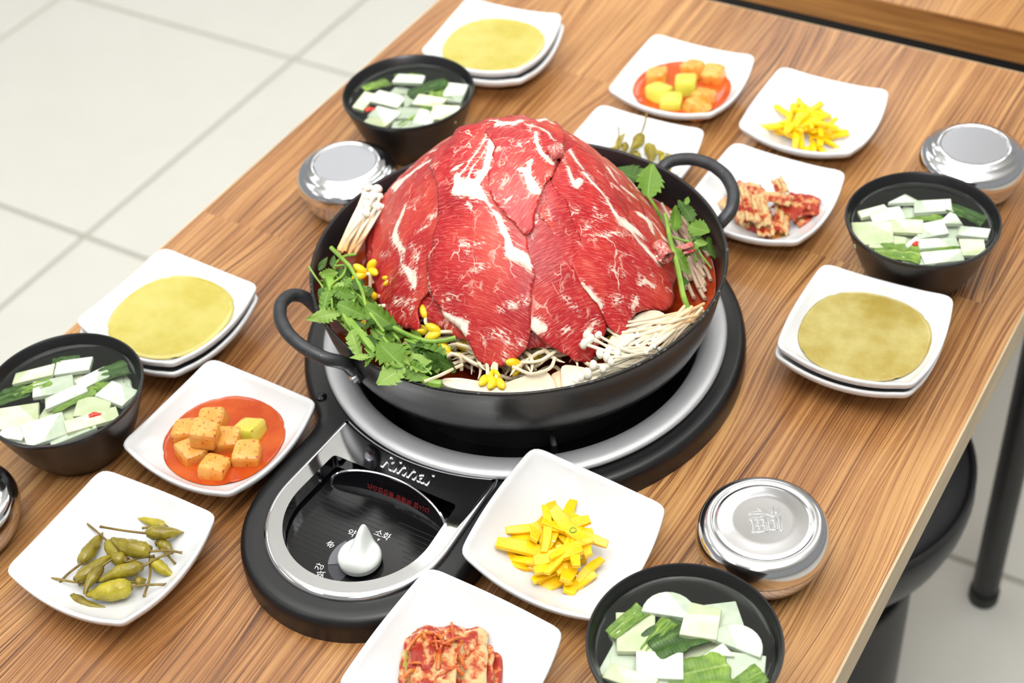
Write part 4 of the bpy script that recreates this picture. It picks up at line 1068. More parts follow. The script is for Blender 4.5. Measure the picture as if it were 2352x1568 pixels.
sprig('water parsley sprig drooping over the rim above the left rivet', [(870, 820, 0.106), (850, 812, 0.107), (838, 800, 0.107)], 0.0010, [(852, 818, 804, 822, .108, .107, 'leaf_light', 3, 0.3), (860, 812, 835, 838, .108, .105, 'leaf', 0, 0.3)])
sprig('cut green stalk at the front rim beside the white mushroom', [(975, 872, 0.102), (995, 880, 0.103), (1014, 882, 0.103)], 0.0034, [(1000, 872, 1016, 890, .104, .101, 'leaf_light', 1, 0.4), (985, 876, 970, 888, .104, .101, 'leaf', 1, 0.2)], taper=0.95)
sprig('round green leaf bud at the upper left of the parsley heap', [(752, 628, 0.108), (758, 645, 0.108), (764, 668, 0.108)], 0.0040, [(738, 632, 776, 626, .112, .113, 'leaf_light', 2, 0.9), (732, 620, 752, 590, .112, .117, 'leaf_dark', 3, 0.3), (762, 612, 768, 585, .112, .117, 'leaf_dark', 0, 0.2)], taper=0.9)
# more of the same heap
RP = random.Random(41)
zone = [(728, 625), (770, 600), (822, 650), (872, 705), (905, 752), (985, 785), (1015, 840), (985, 872), (930, 850), (868, 818), (800, 765), (752, 705)]
def rz_pt():
    while True:
        x, y = RP.uniform(725, 1020), RP.uniform(600, 880)
        if inside((x, y), zone): return x, y
for k in range(62):
    x, y = rz_pt(); a = RP.uniform(0.2, 1.1) + (PI if RP.random() < 0.35 else 0); L = RP.uniform(28, 60)
    hh = RP.uniform(0.088, 0.106)
    x2, y2 = x + L * math.cos(a), y + L * math.sin(a)
    lv = []
    for q in range(RP.choice((2, 3, 4))):
        f = RP.uniform(0.1, 1); bx, by = x + (x2 - x) * f, y + (y2 - y) * f
        aa = RP.uniform(0, 2 * PI); ll = RP.uniform(24, 44)
        tx, ty = bx + ll * math.cos(aa), by + 0.8 * ll * math.sin(aa)
        if not inside((tx, ty), zone): tx, ty = bx * 0.6 + 0.4 * 860, by * 0.6 + 0.4 * 740
        lv.append((bx, by, tx, ty, hh + 0.002, hh + RP.uniform(-0.004, 0.008), RP.choice(('leaf', 'leaf', 'leaf_dark', 'leaf_dark', 'leaf_light')), RP.randrange(4), RP.uniform(-1.0, 1.0)))
    if not inside((x2, y2), zone): x2, y2 = (x2 + 860) / 2, (y2 + 740) / 2
    sprig(LP, [(x, y, hh), ((x + x2) / 2 + RP.uniform(-6, 6), (y + y2) / 2 + RP.uniform(-6, 6), hh + 0.003), (x2, y2, hh)], RP.choice((0.0009, 0.0012, 0.0016, 0.0022)), lv)
# parsley on the right
GR = 'water parsley sprigs at the right of the pan'
sprig('water parsley sprig with one upright broad leaf by the right handle', [(1521, 523, 0.088), (1515, 495, 0.098), (1502, 470, 0.108), (1487, 448, 0.114)], 0.0016, [(1488, 452, 1499, 374, .113, .128, 'leaf', 2, 0.3), (1487, 440, 1478, 408, .108, .112, 'leaf_dark', 1, 0.3), (1480, 412, 1408, 384, .104, .108, 'leaf_dark', 2, 0.3)], group=GR)
sprig('long light green parsley stalk along the right edge of the beef', [(1528, 493, 0.106), (1540, 553, 0.106), (1552, 595, 0.105), (1562, 640, 0.103), (1570, 680, 0.1015), (1582, 712, 0.101)], 0.0018, [(1547, 571, 1577, 624, .106, .100, 'leaf', 0, 0.4), (1566, 655, 1580, 630, .100, .098, 'leaf_dark', 0, 0.4)], taper=1.25, group=GR)
sprig('water parsley sprig with a round leaf against the right pan wall', [(1600, 600, 0.086), (1588, 555, 0.090), (1583, 521, 0.096), (1572, 490, 0.102)], 0.0012, [(1583, 520, 1628, 530, .100, .105, 'leaf', 2, 0.2), (1590, 510, 1562, 452, .100, .110, 'leaf_dark', 0, 0.2), (1575, 470, 1582, 450, .108, .112, 'leaf', 1, 0.2), (1545, 530, 1562, 468, .096, .106, 'leaf', 0, 0.6)], group=GR)
sprig('water parsley sprig with drooping leaves in front of the right handle', [(1545, 545, 0.098), (1570, 552, 0.097), (1590, 560, 0.096), (1610, 585, 0.090), (1634, 616, 0.082)], 0.0010, [(1592, 545, 1626, 572, .100, .094, 'leaf_dark', 1, 0.2), (1604, 566, 1552, 582, .100, .098, 'leaf', 1, 0.3), (1594, 560, 1628, 556, .100, .098, 'leaf_light', 0, 0.3), (1626, 545, 1634, 590, .096, .090, 'leaf_dark', 0, 0.8)], group=GR)

# bean sprouts
def sprout_proto(seed):
    rn = random.Random(seed); n = 12; L = rn.uniform(0.045, 0.06); pts = []
    x = y = 0.0; a = 0.0
    for i in range(n + 1):
        pts.append(Vector((x, y, 0.0015 * math.sin(i * 0.9 + seed)))); a += rn.uniform(-0.28, 0.30) * (1.0 + 0.6 * (i > n - 4)) + (0.30 * (1 if seed % 2 else -1) if i > n - 4 else 0)
        x += L / n * math.cos(a); y += L / n * math.sin(a)
    rad = [0.0004 + 0.0012 * min(1, i / 2.5) for i in range(n + 1)]
    st = as_mesh(MB().tube(pts, rad, 7), 'bean_sprout', M['sprout'])
    d = (pts[-1] - pts[-2]).normalized(); heads = []
    for s in (-1, 1):
        sd = Vector((-d.y, d.x, 0))
        m = frame((0, 0, 0), d * 0.95 + sd * 0.35 * s, (0, 0, 1)).to_3x3()
        heads.append(as_mesh(MB().ell(pts[-1] + d * 0.0042 + sd * 0.0018 * s, 0.0056, 0.0019, 0.0030, 10, 8, m), 'seed_leaf', M['sprout_head']))
    return st, heads
SPR = [sprout_proto(s) for s in range(8)]
RS = random.Random(5)
szone = [(965, 700), (1000, 705), (1050, 770), (1090, 830), (1160, 848), (1212, 800), (1220, 765), (1300, 825), (1345, 845), (1290, 850), (1240, 862), (1180, 884), (1090, 880), (1020, 868), (1000, 830), (975, 790), (955, 740)]
def sprout(px, py, h, ang, tilt, k, lab='white bean sprout with yellow head in the tangle under the beef', roll=0.0):
    st, hd = SPR[k % 8]; o = link('bean_sprout', st)
    o.matrix_basis = Matrix.Translation(at(px, py, h)) @ Matrix.Rotation(ang, 4, 'Z') @ Matrix.Rotation(tilt, 4, 'Y') @ Matrix.Rotation(roll, 4, 'X')
    tag(o, lab, 'bean sprout', 'bean sprouts in the pan')
    for h_ in hd: link('seed_leaf', h_, None, o)
cnt = 0
while cnt < 105:
    x, y = RS.uniform(950, 1350), RS.uniform(700, 890)
    if not inside((x, y), szone): continue
    p = at(x, y, 0.09)
    a = RS.uniform(0, 2 * PI)
    q = p + Vector((math.cos(a), math.sin(a), 0)) * 0.045; q2 = p + Vector((math.cos(a + 0.35), math.sin(a + 0.35), 0)) * 0.068; q3 = p + Vector((math.cos(a - 0.35), math.sin(a - 0.35), 0)) * 0.068
    if max(math.hypot(v.x, v.y) for v in (q, q2, q3)) > 0.134: continue
    sprout(x, y, RS.uniform(0.080, 0.1005), a, RS.uniform(-0.14, 0.14), RS.randrange(8), roll=RS.uniform(-0.5, 0.5)); cnt += 1
for (hx, hy, sx, sy, hh) in ((980, 728, 1000, 770, .108), (1000, 712, 985, 760, .110), (1008, 762, 1062, 776, .110), (838, 628, 850, 660, .108), (848, 616, 856, 650, .108), (1030, 810, 1060, 850, .104), (1120, 865, 1110, 830, .101), (1140, 872, 1150, 830, .101), (1192, 835, 1230, 850, .100)):
    p, q = at(hx, hy, hh), at(sx, sy, hh - 0.012)
    mid = (p + q) / 2 + Vector((R.uniform(-.004, .004), R.uniform(-.004, .004), 0.004))
    pts = spline([q, mid, p], 5); n = len(pts)
    o = MB().tube(pts, 0.0014, 7).build('bean_sprout', M['sprout'])
    tag(o, 'plump headed bean sprout at the edge of the beef', 'bean sprout', 'bean sprouts in the pan')
    d = (pts[-1] - pts[-2]).normalized()
    for s in (-1, 1):
        sd = d.cross((CAMP - p).normalized()).normalized()
        m = frame((0, 0, 0), d + sd * 0.5 * s, (CAMP - p)).to_3x3()
        MB().ell(p + d * 0.004 + sd * 0.0026 * s, 0.0064, 0.0034, 0.0028, 12, 8, m).build('seed_leaf', M['sprout_head'], o)
sprout_long = [(1047, 872, .104), (1090, 858, .107), (1130, 835, .107)]
for pl in ([(975, 876, .105), (1010, 862, .107), (1045, 845, .106), (1062, 838, .104)], [(1178, 842, .103), (1220, 858, .104), (1262, 846, .104), (1275, 822, .102)], [(1200, 832, .103), (1240, 828, .104), (1280, 804, .103)], [(1350, 712, .112), (1375, 740, .110), (1405, 762, .106), (1436, 785, .103)]):
    o = MB().tube(spline([at(*p) for p in pl], 6), 0.0013, 7).build('bean_sprout', M['sprout']); tag(o, 'bare white bean sprout stem across the pan front', 'bean sprout', 'bean sprouts in the pan')

# enoki mushrooms
def enoki(path, cap=0.0035, r=0.0011, stain0=0.0, stain1=0.0, label='', group='enoki mushrooms at the right front'):
    pts = spline(path, 6); n = len(pts)
    o = MB().tube(pts, [r * (0.9 + 0.35 * i / n) for i in range(n)], 7).build('enoki_mushroom', M['enoki'])
    L = (pts[-1] - pts[0]).length + 1e-6; p0 = pts[0].copy()
    stain_attr(o.data, lambda c: max(0.0, min(1.0, stain0 + (stain1 - stain0) * (c - p0).length / L)))
    tag(o, label, 'enoki mushroom', group)
    if cap:
        d = (pts[0] - pts[1]).normalized()
        m = frame((0, 0, 0), d, (0, 0, 1)).to_3x3()
        MB().ell(pts[0] + d * cap * 0.2, cap * 0.72, cap, cap, 12, 8, m).build('cap', M['enoki_cap'], o)
    return o
RE = random.Random(9)
def at_in(px, py, h, lim=0.1495):
    ca, sa = math.cos(OVA), math.sin(OVA)
    while True:
        p = at(px, py, h); u, v = (p.x * ca + p.y * sa) / 1.028, (-p.x * sa + p.y * ca) / 0.968
        if math.hypot(u, v) < lim or h < 0.078: return p
        h -= 0.001
LE = 'thin white enoki mushroom in the bundle leaning on the front right wall'
caps = [(1350, 769, .116), (1344, 790, .113), (1358, 780, .114), (1376, 771, .114), (1365, 838, .107), (1386, 846, .106), (1352, 857, .104), (1325, 874, .1035), (1308, 886, .102), (1336, 866, .104), (1342, 882, .103), (1369, 872, .104), (1438, 851, .104), (1396, 819, .109), (1400, 806, .109), (1330, 886, .102), (1318, 892, .101), (1346, 894, .101), (1405, 830, .107), (1380, 812, .109), (1360, 886, .102), (1420, 812, .108), (1385, 868, .104)]
for k, (x, y, h) in enumerate(caps):
    ex, ey = (RE.uniform(1470, 1520), RE.uniform(798, 838)) if k not in (0, 1, 2) else (1470 + 16 * k, 812 - 4 * k)
    mid = at_in(x + (ex - x) * 0.5, y + (ey - y) * 0.5 + (12 if k in (0, 1, 2, 3) else RE.uniform(-6, 6)), (h + 0.103) / 2 + 0.001)
    enoki([at_in(x, y, h), mid, at_in(ex, ey, RE.uniform(.0955, .102))], RE.uniform(0.0032, 0.0048), RE.uniform(0.0010, 0.0014), 0.0, RE.uniform(0.0, 0.25), label=LE)
for k in range(34):
    a = k / 33
    ex, ey = 1570 + 48 * RE.random(), 742 - 45 * RE.random()
    sx, sy = 1420 + 110 * RE.random(), 0
    sy = 742 + (sx - 1420) * -0.05 + 90 * a
    h0 = .106 - .006 * a
    enoki([at_in(sx, sy, h0), at_in((sx * 0.55 + ex * 0.45), (sy * 0.55 + ey * 0.45) + RE.uniform(-4, 4), h0 + 0.002), at_in(ex, ey, RE.uniform(.092, .103))], RE.choice((0, 0, 0.0022, 0.003)), RE.uniform(0.0009, 0.0014), RE.uniform(0, 0.05), RE.uniform(0.25, 0.8), label=LE)
for k in range(30):
    sx, sy = RE.uniform(1340, 1420), RE.uniform(845, 885); ex, ey = RE.uniform(1455, 1520), RE.uniform(800, 848)
    enoki([at_in(sx, sy, RE.uniform(.096, .1005)), at_in((sx + ex) / 2, (sy + ey) / 2 - 6, .1005), at_in(ex, ey, .096)], 0, RE.uniform(0.0010, 0.0014), 0.0, 0.05, label=LE)
LB = 'white enoki mushroom in the bundle at the left back wall'
for k in range(30):
    a = RE.random(); b = RE.random()
    ex, ey = 776 + 40 * a, 572 + 14 * b
    sx, sy = 838 + 40 * a, 432 + 60 * b
    enoki([at_in(sx, sy, RE.uniform(.110, .122)), at_in((sx + ex) / 2 + RE.uniform(-8, 8), (sy + ey) / 2, RE.uniform(.104, .114)), at_in(ex, ey, RE.uniform(.088, .098))], RE.choice((0, 0.003, 0.0042)), RE.uniform(0.0010, 0.0015), -0.9, RE.uniform(0.5, 1.0), label=LB, group='enoki mushrooms at the left back')

# king oyster mushroom slices
def slab(name, label, cat, pix, h0, tilt_dir, tilt, thick, mat, group, stain=None, bev=0.0012):
    c = at(sum(p[0] for p in pix) / len(pix), sum(p[1] for p in pix) / len(pix), h0)
    n = Vector((tilt_dir[0] * math.sin(tilt), tilt_dir[1] * math.sin(tilt), math.cos(tilt)))
    loop = smooth_loop(resample([Vector(p) for p in pix], max(20, len(pix) * 4)), 2)
    top = [at_plane(p.x, p.y, c, n) for p in loop]
    m = len(top); mb = MB()
    ins = []
    cen = sum(top, Vector()) / m
    rows = [[p - n * thick for p in top], [p - n * bev for p in top], [p + (cen - p).normalized() * bev for p in top]]
    V = [p for r in rows for p in r] + [cen + n * 0.0006, cen - n * thick]
    F = [(k * m + i, k * m + (i + 1) % m, (k + 1) * m + (i + 1) % m, (k + 1) * m + i) for k in range(2) for i in range(m)]
    F += [(2 * m + i, 2 * m + (i + 1) % m, 3 * m) for i in range(m)] + [((i + 1) % m, i, 3 * m + 1) for i in range(m)]
    o = mb.add(V, F).build(name, mat, sharp=50)
    if stain: stain_attr(o.data, stain)
    return tag(o, label, cat, group)
GK = 'king oyster mushroom slices'
toc = Vector((CAMP.x, CAMP.y, 0)).normalized()
slab('mushroom_slice', 'long white king oyster mushroom slice lying along the front rim', 'mushroom', [(1006, 868), (1050, 866), (1110, 876), (1160, 884), (1190, 882), (1215, 866), (1236, 856), (1246, 842), (1264, 856), (1279, 884), (1283, 900), (1220, 906), (1120, 902), (1050, 894), (1012, 884)], 0.100, (-toc.x, -toc.y), -0.15, 0.009, M['king'], GK, lambda c: 1.0 if c.z < TZ + 0.0965 else 0.0)
slab('mushroom_slice', 'blunt white king oyster mushroom end at the front rim beside the enoki caps', 'mushroom', [(1286, 834), (1320, 836), (1362, 846), (1382, 862), (1350, 884), (1290, 898)], 0.100, (-toc.x, -toc.y), -0.1, 0.010, M['king'], GK, lambda c: 0.9 if c.z < TZ + 0.0955 else 0.0)
slab('mushroom_slice', 'smooth white king oyster mushroom slice under the right beef edge', 'mushroom', [(1392, 782), (1432, 742), (1472, 714), (1512, 708), (1536, 722), (1508, 742), (1460, 772), (1432, 800), (1400, 806)], 0.1035, (-toc.x, -toc.y), 0.1, 0.008, M['king'], GK, lambda c: 0.0)
slab('mushroom_slice', 'stained king oyster mushroom slice wedged between the other two at front', 'mushroom', [(1262, 858), (1290, 845), (1300, 880), (1296, 896), (1278, 898)], 0.096, (-toc.x, -toc.y), -0.1, 0.008, M['king'], GK, lambda c: 0.35)

# glass noodles in the broth
for k in range(20):
    x0_, y0_ = RE.uniform(1505, 1560), RE.uniform(465, 560); x1_, y1_ = x0_ + RE.uniform(55, 85), y0_ + RE.uniform(80, 150)
    if x1_ > 1632: x1_ = 1632 - RE.uniform(0, 15)
    pl = []
    for i in range(6):
        f = i / 5; pl.append(at(x0_ + (x1_ - x0_) * f ** 0.8 + RE.uniform(-3, 3), y0_ + (y1_ - y0_) * f, RE.uniform(0.0725, 0.078) + (0.008 * (1 - f) if k < 6 else 0)))
    o = MB().tube(spline(pl, 5), RE.uniform(0.0012, 0.0019), 8).build('glass_noodle', M['noodle']); tag(o, 'clear glass noodle floating in the red broth at right', 'noodle', 'glass noodles')

# ------------------------------------------------------------------ side dishes
def loc_of(key, px, py, h):
    o = PO[key]; return o.matrix_basis.inverted() @ at(px, py, h)
def plate_pt(key, x, y, dz): return PO[key].matrix_basis @ Vector((x, y, plate_in(x, y) + dz))
def pool(name, label, cat, M4, level, mat, rmax=0.056, bumpy=0.0, n=96, group=None):
    """liquid filling a plate up to a level"""
    V = []; rad = []
    for i in range(n):
        a = 2 * PI * i / n; r = 0.02
        while r < rmax and plate_in(r * math.cos(a), r * math.sin(a)) < level: r += 0.0003
        rad.append(r + 0.0003)
    rows = []
    for f, dz in ((0.5, 0), (0.85, 0), (0.955, 0.00005), (0.985, 0.0004), (1.0, 0.0010)):
        rows.append([(rad[i] * f * math.cos(2 * PI * i / n), rad[i] * f * math.sin(2 * PI * i / n), level + dz) for i in range(n)])
    for f in (0.97, 0.9, 0.8, 0.65, 0.5):
        rows.append([(rad[i] * f * math.cos(2 * PI * i / n), rad[i] * f * math.sin(2 * PI * i / n), plate_in(rad[i] * f * math.cos(2 * PI * i / n), rad[i] * f * math.sin(2 * PI * i / n)) + 0.0002) for i in range(n)])
    V = [p for r in rows for p in r] + [(0, 0, level), (0, 0, 0.005)]
    F = [(k * n + i, (k + 1) * n + i, (k + 1) * n + (i + 1) % n, k * n + (i + 1) % n) for k in range(len(rows) - 1) for i in range(n)]
    t_ = len(V) - 2; b0 = (len(rows) - 1) * n
    F += [(t_, i, (i + 1) % n) for i in range(n)] + [(t_ + 1, b0 + (i + 1) % n, b0 + i) for i in range(n)]
    o = MB().add(V, F).build(name, mat, sharp=60); o.matrix_basis = M4
    return tag(o, label, cat, group)
for k, (x, y, rz, where) in SAUCE.items():
    M4 = Matrix.Translation((x, y, TZ + STACK)) @ Matrix.Rotation(math.radians(rz), 4, 'Z')
    pool('mustard_sauce', dict(left='pale mustard sauce pool in the stacked plates at the left table edge', top='yellow green mustard sauce pool in the stacked plates at the far left', right='olive speckled mustard sauce pool in the stacked plates by the right edge')[k], 'sauce', M4, 0.0192, M['mustard_green'] if k == 'right' else M['mustard'], group='mustard sauce pools')
for k, lab in (('radish_front', 'orange red brine pool around the radish cubes left of the stove'), ('radish_back', 'orange red brine pool around the radish cubes behind the pan')):
    pool('kimchi_brine', lab, 'brine', PO[k].matrix_basis.copy(), 0.0158, M['kimchi_brine'], group='kimchi brine pools')

def chunk(name, M4, dims, mat, label, cat, group, seed, amp=0.0011, bev=0.0016, sub=1):
    rn = random.Random(seed)
    bm = bmesh.new(); bmesh.ops.create_cube(bm, size=1.0)
    for v in bm.verts: v.co = Vector((v.co.x * dims[0] * rn.uniform(0.88, 1.1), v.co.y * dims[1] * rn.uniform(0.88, 1.1), v.co.z * dims[2] * rn.uniform(0.9, 1.08)))
    bmesh.ops.subdivide_edges(bm, edges=bm.edges, cuts=3, use_grid_fill=True)
    for v in bm.verts:
        m = max(abs(v.co.x) / dims[0], abs(v.co.y) / dims[1], abs(v.co.z) / dims[2])
        e = sorted((abs(v.co.x) / dims[0], abs(v.co.y) / dims[1], abs(v.co.z) / dims[2]))
        if e[1] > 0.43: v.co *= 0.965
        if e[0] > 0.43: v.co *= 0.96
        nn = v.co.normalized(); v.co += nn * amp * noise.noise(v.co * 160 + Vector((seed, 0, 0)))
    me = bpy.data.meshes.new(name); bm.to_mesh(me); bm.free()
    me.polygons.foreach_set('use_smooth', [True] * len(me.polygons)); me.set_sharp_from_angle(angle=math.radians(50))
    o = link(name, me, mat); o.matrix_basis = M4
    md = o.modifiers.new('sub', 'SUBSURF'); md.levels = md.render_levels = 1
    return tag(o, label, cat, group)
cubes_f = [(427, 990, 0.021, 0), (489, 963, 0.021, 0), (437, 1036, 0.020, 0), (492, 1072, 0.019, 0), (522, 1008, 0.020, 0), (574, 988, 0.018, 1), (568, 1040, 0.020, 0), (468, 990, 0.034, 0)]
cubes_b = [(1510, 172, 0.022, 0), (1514, 210, 0.021, 1), (1592, 156, 0.022, 0), (1574, 190, 0.026, 1), (1638, 170, 0.021, 0), (1541, 233, 0.019, 1), (1616, 222, 0.020, 0), (1600, 246, 0.0185, 0)]
for key, cs, lab in (('radish_front', cubes_f, 'orange radish kimchi cube in the plate left of the stove'), ('radish_back', cubes_b, 'orange radish kimchi cube in the plate behind the pan')):
    for i, (px, py, h, g) in enumerate(cs):
        p = at(px, py, h); l2 = lab
        if g: l2 = lab.replace('orange radish', 'green tinged radish')
        if h > 0.03: l2 = lab.replace('orange radish', 'flake dusted topmost radish')
        chunk('radish_cube', Matrix.Translation((p.x, p.y, TZ + h - 0.003)) @ Matrix.Rotation(R.uniform(-0.5, 0.5), 4, 'Z') @ Matrix.Rotation(R.uniform(-0.25, 0.25), 4, 'X') @ Matrix.Rotation(R.uniform(-0.25, 0.25), 4, 'Y'), (0.0215, 0.0205, 0.018), M['radish_cube_green' if g else 'radish_cube'], l2, 'radish cube', 'radish kimchi cubes', 50 + i + (20 if key == 'radish_back' else 0))

# yellow pickled radish strips
def strip(key, x, y, z, ang, L, w, th, bend, twist, label, group, seed, pitch=0.0):
    n = 10; V = []; F = []
    for i in range(n + 1):
        t = i / n - 0.5
        a = bend * t * 2; cx = L * t; cy = bend * L * 0.35 * t * t; cz = -bend * 0.25 * L * t * t
        tw = twist * t
        ww = w * (1 - 0.25 * abs(2 * t) ** 3)
        for u, v in ((-1, -1), (1, -1), (1, 1), (-1, 1)):
            yy, zz = u * ww / 2, v * th / 2
            V.append((cx, cy + yy * math.cos(tw) - zz * math.sin(tw), cz + yy * math.sin(tw) + zz * math.cos(tw)))
    for i in range(n):
        for k in range(4): F.append((i * 4 + k, i * 4 + (k + 1) % 4, (i + 1) * 4 + (k + 1) % 4, (i + 1) * 4 + k))
    F += [(3, 2, 1, 0), (n * 4, n * 4 + 1, n * 4 + 2, n * 4 + 3)]
    o = MB().add(V, F).build('radish_strip', M['radish_yellow'], sharp=45, bevel=0.0005, seg=2)
    o.matrix_basis = PO[key].matrix_basis @ Matrix.Translation((x, y, z)) @ Matrix.Rotation(ang, 4, 'Z') @ Matrix.Rotation(pitch, 4, 'Y')
    return tag(o, label, 'radish strip', group)
RY = random.Random(17)
for key, cx, cy, nst, lab in (('yellow_front', -0.001, 0.000, 34, 'yellow pickled radish strip in the pile by the stove knob'), ('yellow_back', -0.008, -0.006, 46, 'yellow pickled radish strip in the pile at the far right')):
    placed = 0
    for i in range(nst):
        f = i / nst
        rr = (0.036 * math.sqrt(RY.random())) * (1 - 0.66 * f); aa = RY.uniform(0, 2 * PI)
        x, y = cx + rr * math.cos(aa), cy + rr * math.sin(aa)
        z = plate_in(x * 0.7, y * 0.7) + 0.003 + 0.019 * f * (1 - (rr / 0.042) ** 2)
        L = RY.uniform(0.030, 0.050) * (0.8 if f < 0.4 else 1)
        if f < 0.4 and math.hypot(x, y) > 0.02: L *= 0.75
        strip(key, x, y, z, RY.uniform(0, PI), L, RY.uniform(0.0055, 0.0105) if key == 'yellow_front' else RY.uniform(0.0040, 0.0062), RY.uniform(0.0026, 0.0042), RY.uniform(-1.0, 1.2), RY.uniform(-0.8, 0.8), lab, 'yellow radish strips', i, RY.uniform(-0.3, 0.3))
for i in range(9):
    a = RY.uniform(0, 2 * PI); r = RY.uniform(0.004, 0.026); p = plate_pt('yellow_front', r * math.cos(a), r * math.sin(a), 0.022 - 0.5 * r)
    o = MB().ell((0, 0, 0), 0.0015, 0.001, 0.0007, 10, 6).build('sesame_seed', M['sesame']); o.location = p; o.rotation_euler = (RY.random(), RY.random(), RY.random() * 6)
    tag(o, 'pale sesame seed on the yellow radish pile by the stove knob', 'sesame seed', 'sesame seeds')
o = MB().tube([(0.0022 * math.cos(2 * PI * i / 16), 0.0022 * math.sin(2 * PI * i / 16), 0) for i in range(17)], 0.0006, 6, False).build('scallion_ring', M['scallion']); p = at(1316, 1217, 0.040); o.location = p
tag(o, 'tiny green scallion ring on top of the front yellow radish pile', 'scallion')

# pickled chilies
def chili(a, b, e, r, mat, label, group, h, hs, bend=0.2, seed=0):
    """calyx point a, tip b, stem end e: pixel positions; r body radius in metres"""
    A_, B_, E_ = at(a[0], a[1], h), at(b[0], b[1], h - 0.001), at(e[0], e[1], hs)
    n = 16; d = B_ - A_; side = d.cross(Vector((0, 0, 1))).normalized()
    pts = [A_ + d * (i / n) + side * bend * d.length * 0.12 * math.sin(PI * i / n) for i in range(n + 1)]
    rad = []
    for i in range(n + 1):
        t = i / n
        rad.append(r * max(0.12, (min(1, 0.55 + t * 3.0) if t < 0.15 else 1.0) * (1 - max(0, t - 0.35) ** 1.6 * 1.75)) * (1 + 0.10 * noise.noise(Vector((t * 9, seed, 0)))))
    rad[-1] *= 0.5
    body = MB().tube(pts, rad, 14)
    for v in body.v: v += Vector((noise.noise(v * 260), noise.noise(v * 260 + Vector((5, 5, 5))), noise.noise(v * 260 + Vector((9, 1, 3))))) * r * 0.16
    o = body.build('pickled_chili', mat, sharp=80); tag(o, label, 'pickled chili', group)
    m = (A_ + E_) / 2 + Vector((R.uniform(-1, 1), R.uniform(-1, 1), 0.8)) * (E_ - A_).length * 0.05
    sp = spline([A_ + d * 0.04, A_ - d.normalized() * 0.002, m, E_], 5); k = len(sp)
    MB().tube(sp, [r * 0.62 if i < 2 else r * 0.42 if i < 4 else 0.0009 if i < k - 1 else 0.0012 for i in range(k)], 8).build('stalk', M['chili_stem'], o, sharp=80)
    return o
def c5(x, y): return (x / 3.086, 1060 + y / 3.086)
chs = [((1060, 630), (790, 540), (1290, 645), 55, .022, 0), ((575, 715), (730, 500), (375, 915), 48, .013, 0), ((1040, 505), (1300, 500), (710, 460), 44, .020, 0), ((1170, 465), (975, 400), (1010, 470), 34, .014, 1), ((770, 570), (900, 690), (510, 365), 48, .014, 0), ((720, 750), (595, 940), (915, 600), 34, .019, 0),
       ((540, 840), (795, 655), (222, 832), 46, .015, 0), ((1010, 740), (690, 850), (1228, 640), 46, .017, 0), ((930, 885), (600, 950), (1180, 870), 62, .016, 1), ((510, 950), (760, 1038), (240, 895), 32, .010, 0), ((1075, 700), (1232, 812), (1020, 955), 38, .013, 1), ((1120, 580), (1222, 640), (1242, 722), 36, .014, 0), ((890, 700), (800, 650), (1098, 668), 48, .018, 0), ((960, 850), (1040, 835), (560, 872), 30, .012, 0)]
for i, (a, b, e, r, h, lt) in enumerate(chs):
    chili(c5(*a), c5(*b), c5(*e), r / 3.086 / 3050 * 1.12, M['chili_light' if lt else 'chili'], 'wrinkled olive pickled chili in the pile at lower left' if not lt else 'brighter yellow green pickled chili in the pile at lower left', 'pickled chilies', h, h - 0.001, R.uniform(-1, 1), i)
def c2(x, y): return (1200 + x / 4.9, 250 + y / 4.9)
chb = [((1075, 440), (1165, 265), (1080, 205), 40, .020), ((1325, 300), (1215, 460), (1398, 50), 70, .024), ((1420, 410), (1440, 610), (1400, 420), 70, .022), ((1480, 490), (1600, 488), (1440, 490), 34, .018), ((1160, 390), (1110, 500), (1150, 380), 42, .018), ((1240, 490), (1330, 600), (1200, 480), 56, .014), ((1580, 520), (1570, 600), (1590, 500), 40, .013), ((1640, 520), (1700, 640), (1620, 500), 44, .012), ((1620, 640), (1680, 740), (1800, 675), 44, .010), ((1000, 450), (1080, 470), (960, 440), 40, .013), ((1450, 640), (1560, 690), (1400, 620), 44, .010)]
for i, (a, b, e, r, h) in enumerate(chb):
    chili(c2(*a), c2(*b), c2(*e), r / 4.9 / 2500, M['chili' if i % 3 else 'chili_light'], 'olive pickled chili in the plate half hidden behind the pan', 'pickled chilies behind the pan', h, h + (0.012 if i < 2 else 0.0), R.uniform(-1, 1), i + 30)

# cabbage kimchi
def sheet(name, label, cat, group, M4, L, W, mat, seed, thick=0.0022, wave=0.0022, curl=0.0, taper=0.2, nu=22, nv=14, parent=None):
    V = []; F = []; UV = []
    for i in range(nu + 1):
        u = i / nu - 0.5
        for j in range(nv + 1):
            v = j / nv - 0.5
            w = W * (1 + taper * u) * (1 + 0.10 * noise.noise(Vector((u * 5, seed, 1))))
            ex = 0.10 * L * noise.noise(Vector((v * 5, seed, 7)))
            z = wave * math.sin(v * 15 + seed + 2 * u) * 0.6 + wave * 1.2 * noise.noise(Vector((u * 5, v * 6, seed))) - curl * (u * 2) ** 2 * L * 0.5 - 0.3 * curl * (2 * v) ** 2 * W * 0.5
            V.append((u * L + (ex if abs(u) > 0.3 else 0) * (1 if u > 0 else -1), v * w, z)); UV.append((u + 0.5, v + 0.5))
    F = [(i * (nv + 1) + j, (i + 1) * (nv + 1) + j, (i + 1) * (nv + 1) + j + 1, i * (nv + 1) + j + 1) for i in range(nu) for j in range(nv)]
    me = mesh(name, V, F); ul = me.uv_layers.new(name='uv'); li = [0] * len(me.loops); me.loops.foreach_get('vertex_index', li)
    ul.data.foreach_set('uv', [c for i in li for c in UV[i]])
    o = link(name, me, mat, parent); o.matrix_basis = M4
    md = o.modifiers.new('thickness', 'SOLIDIFY'); md.thickness = thick; md.offset = 0
    md = o.modifiers.new('sub', 'SUBSURF'); md.levels = md.render_levels = 1
    if label: tag(o, label, cat, group)
    return o
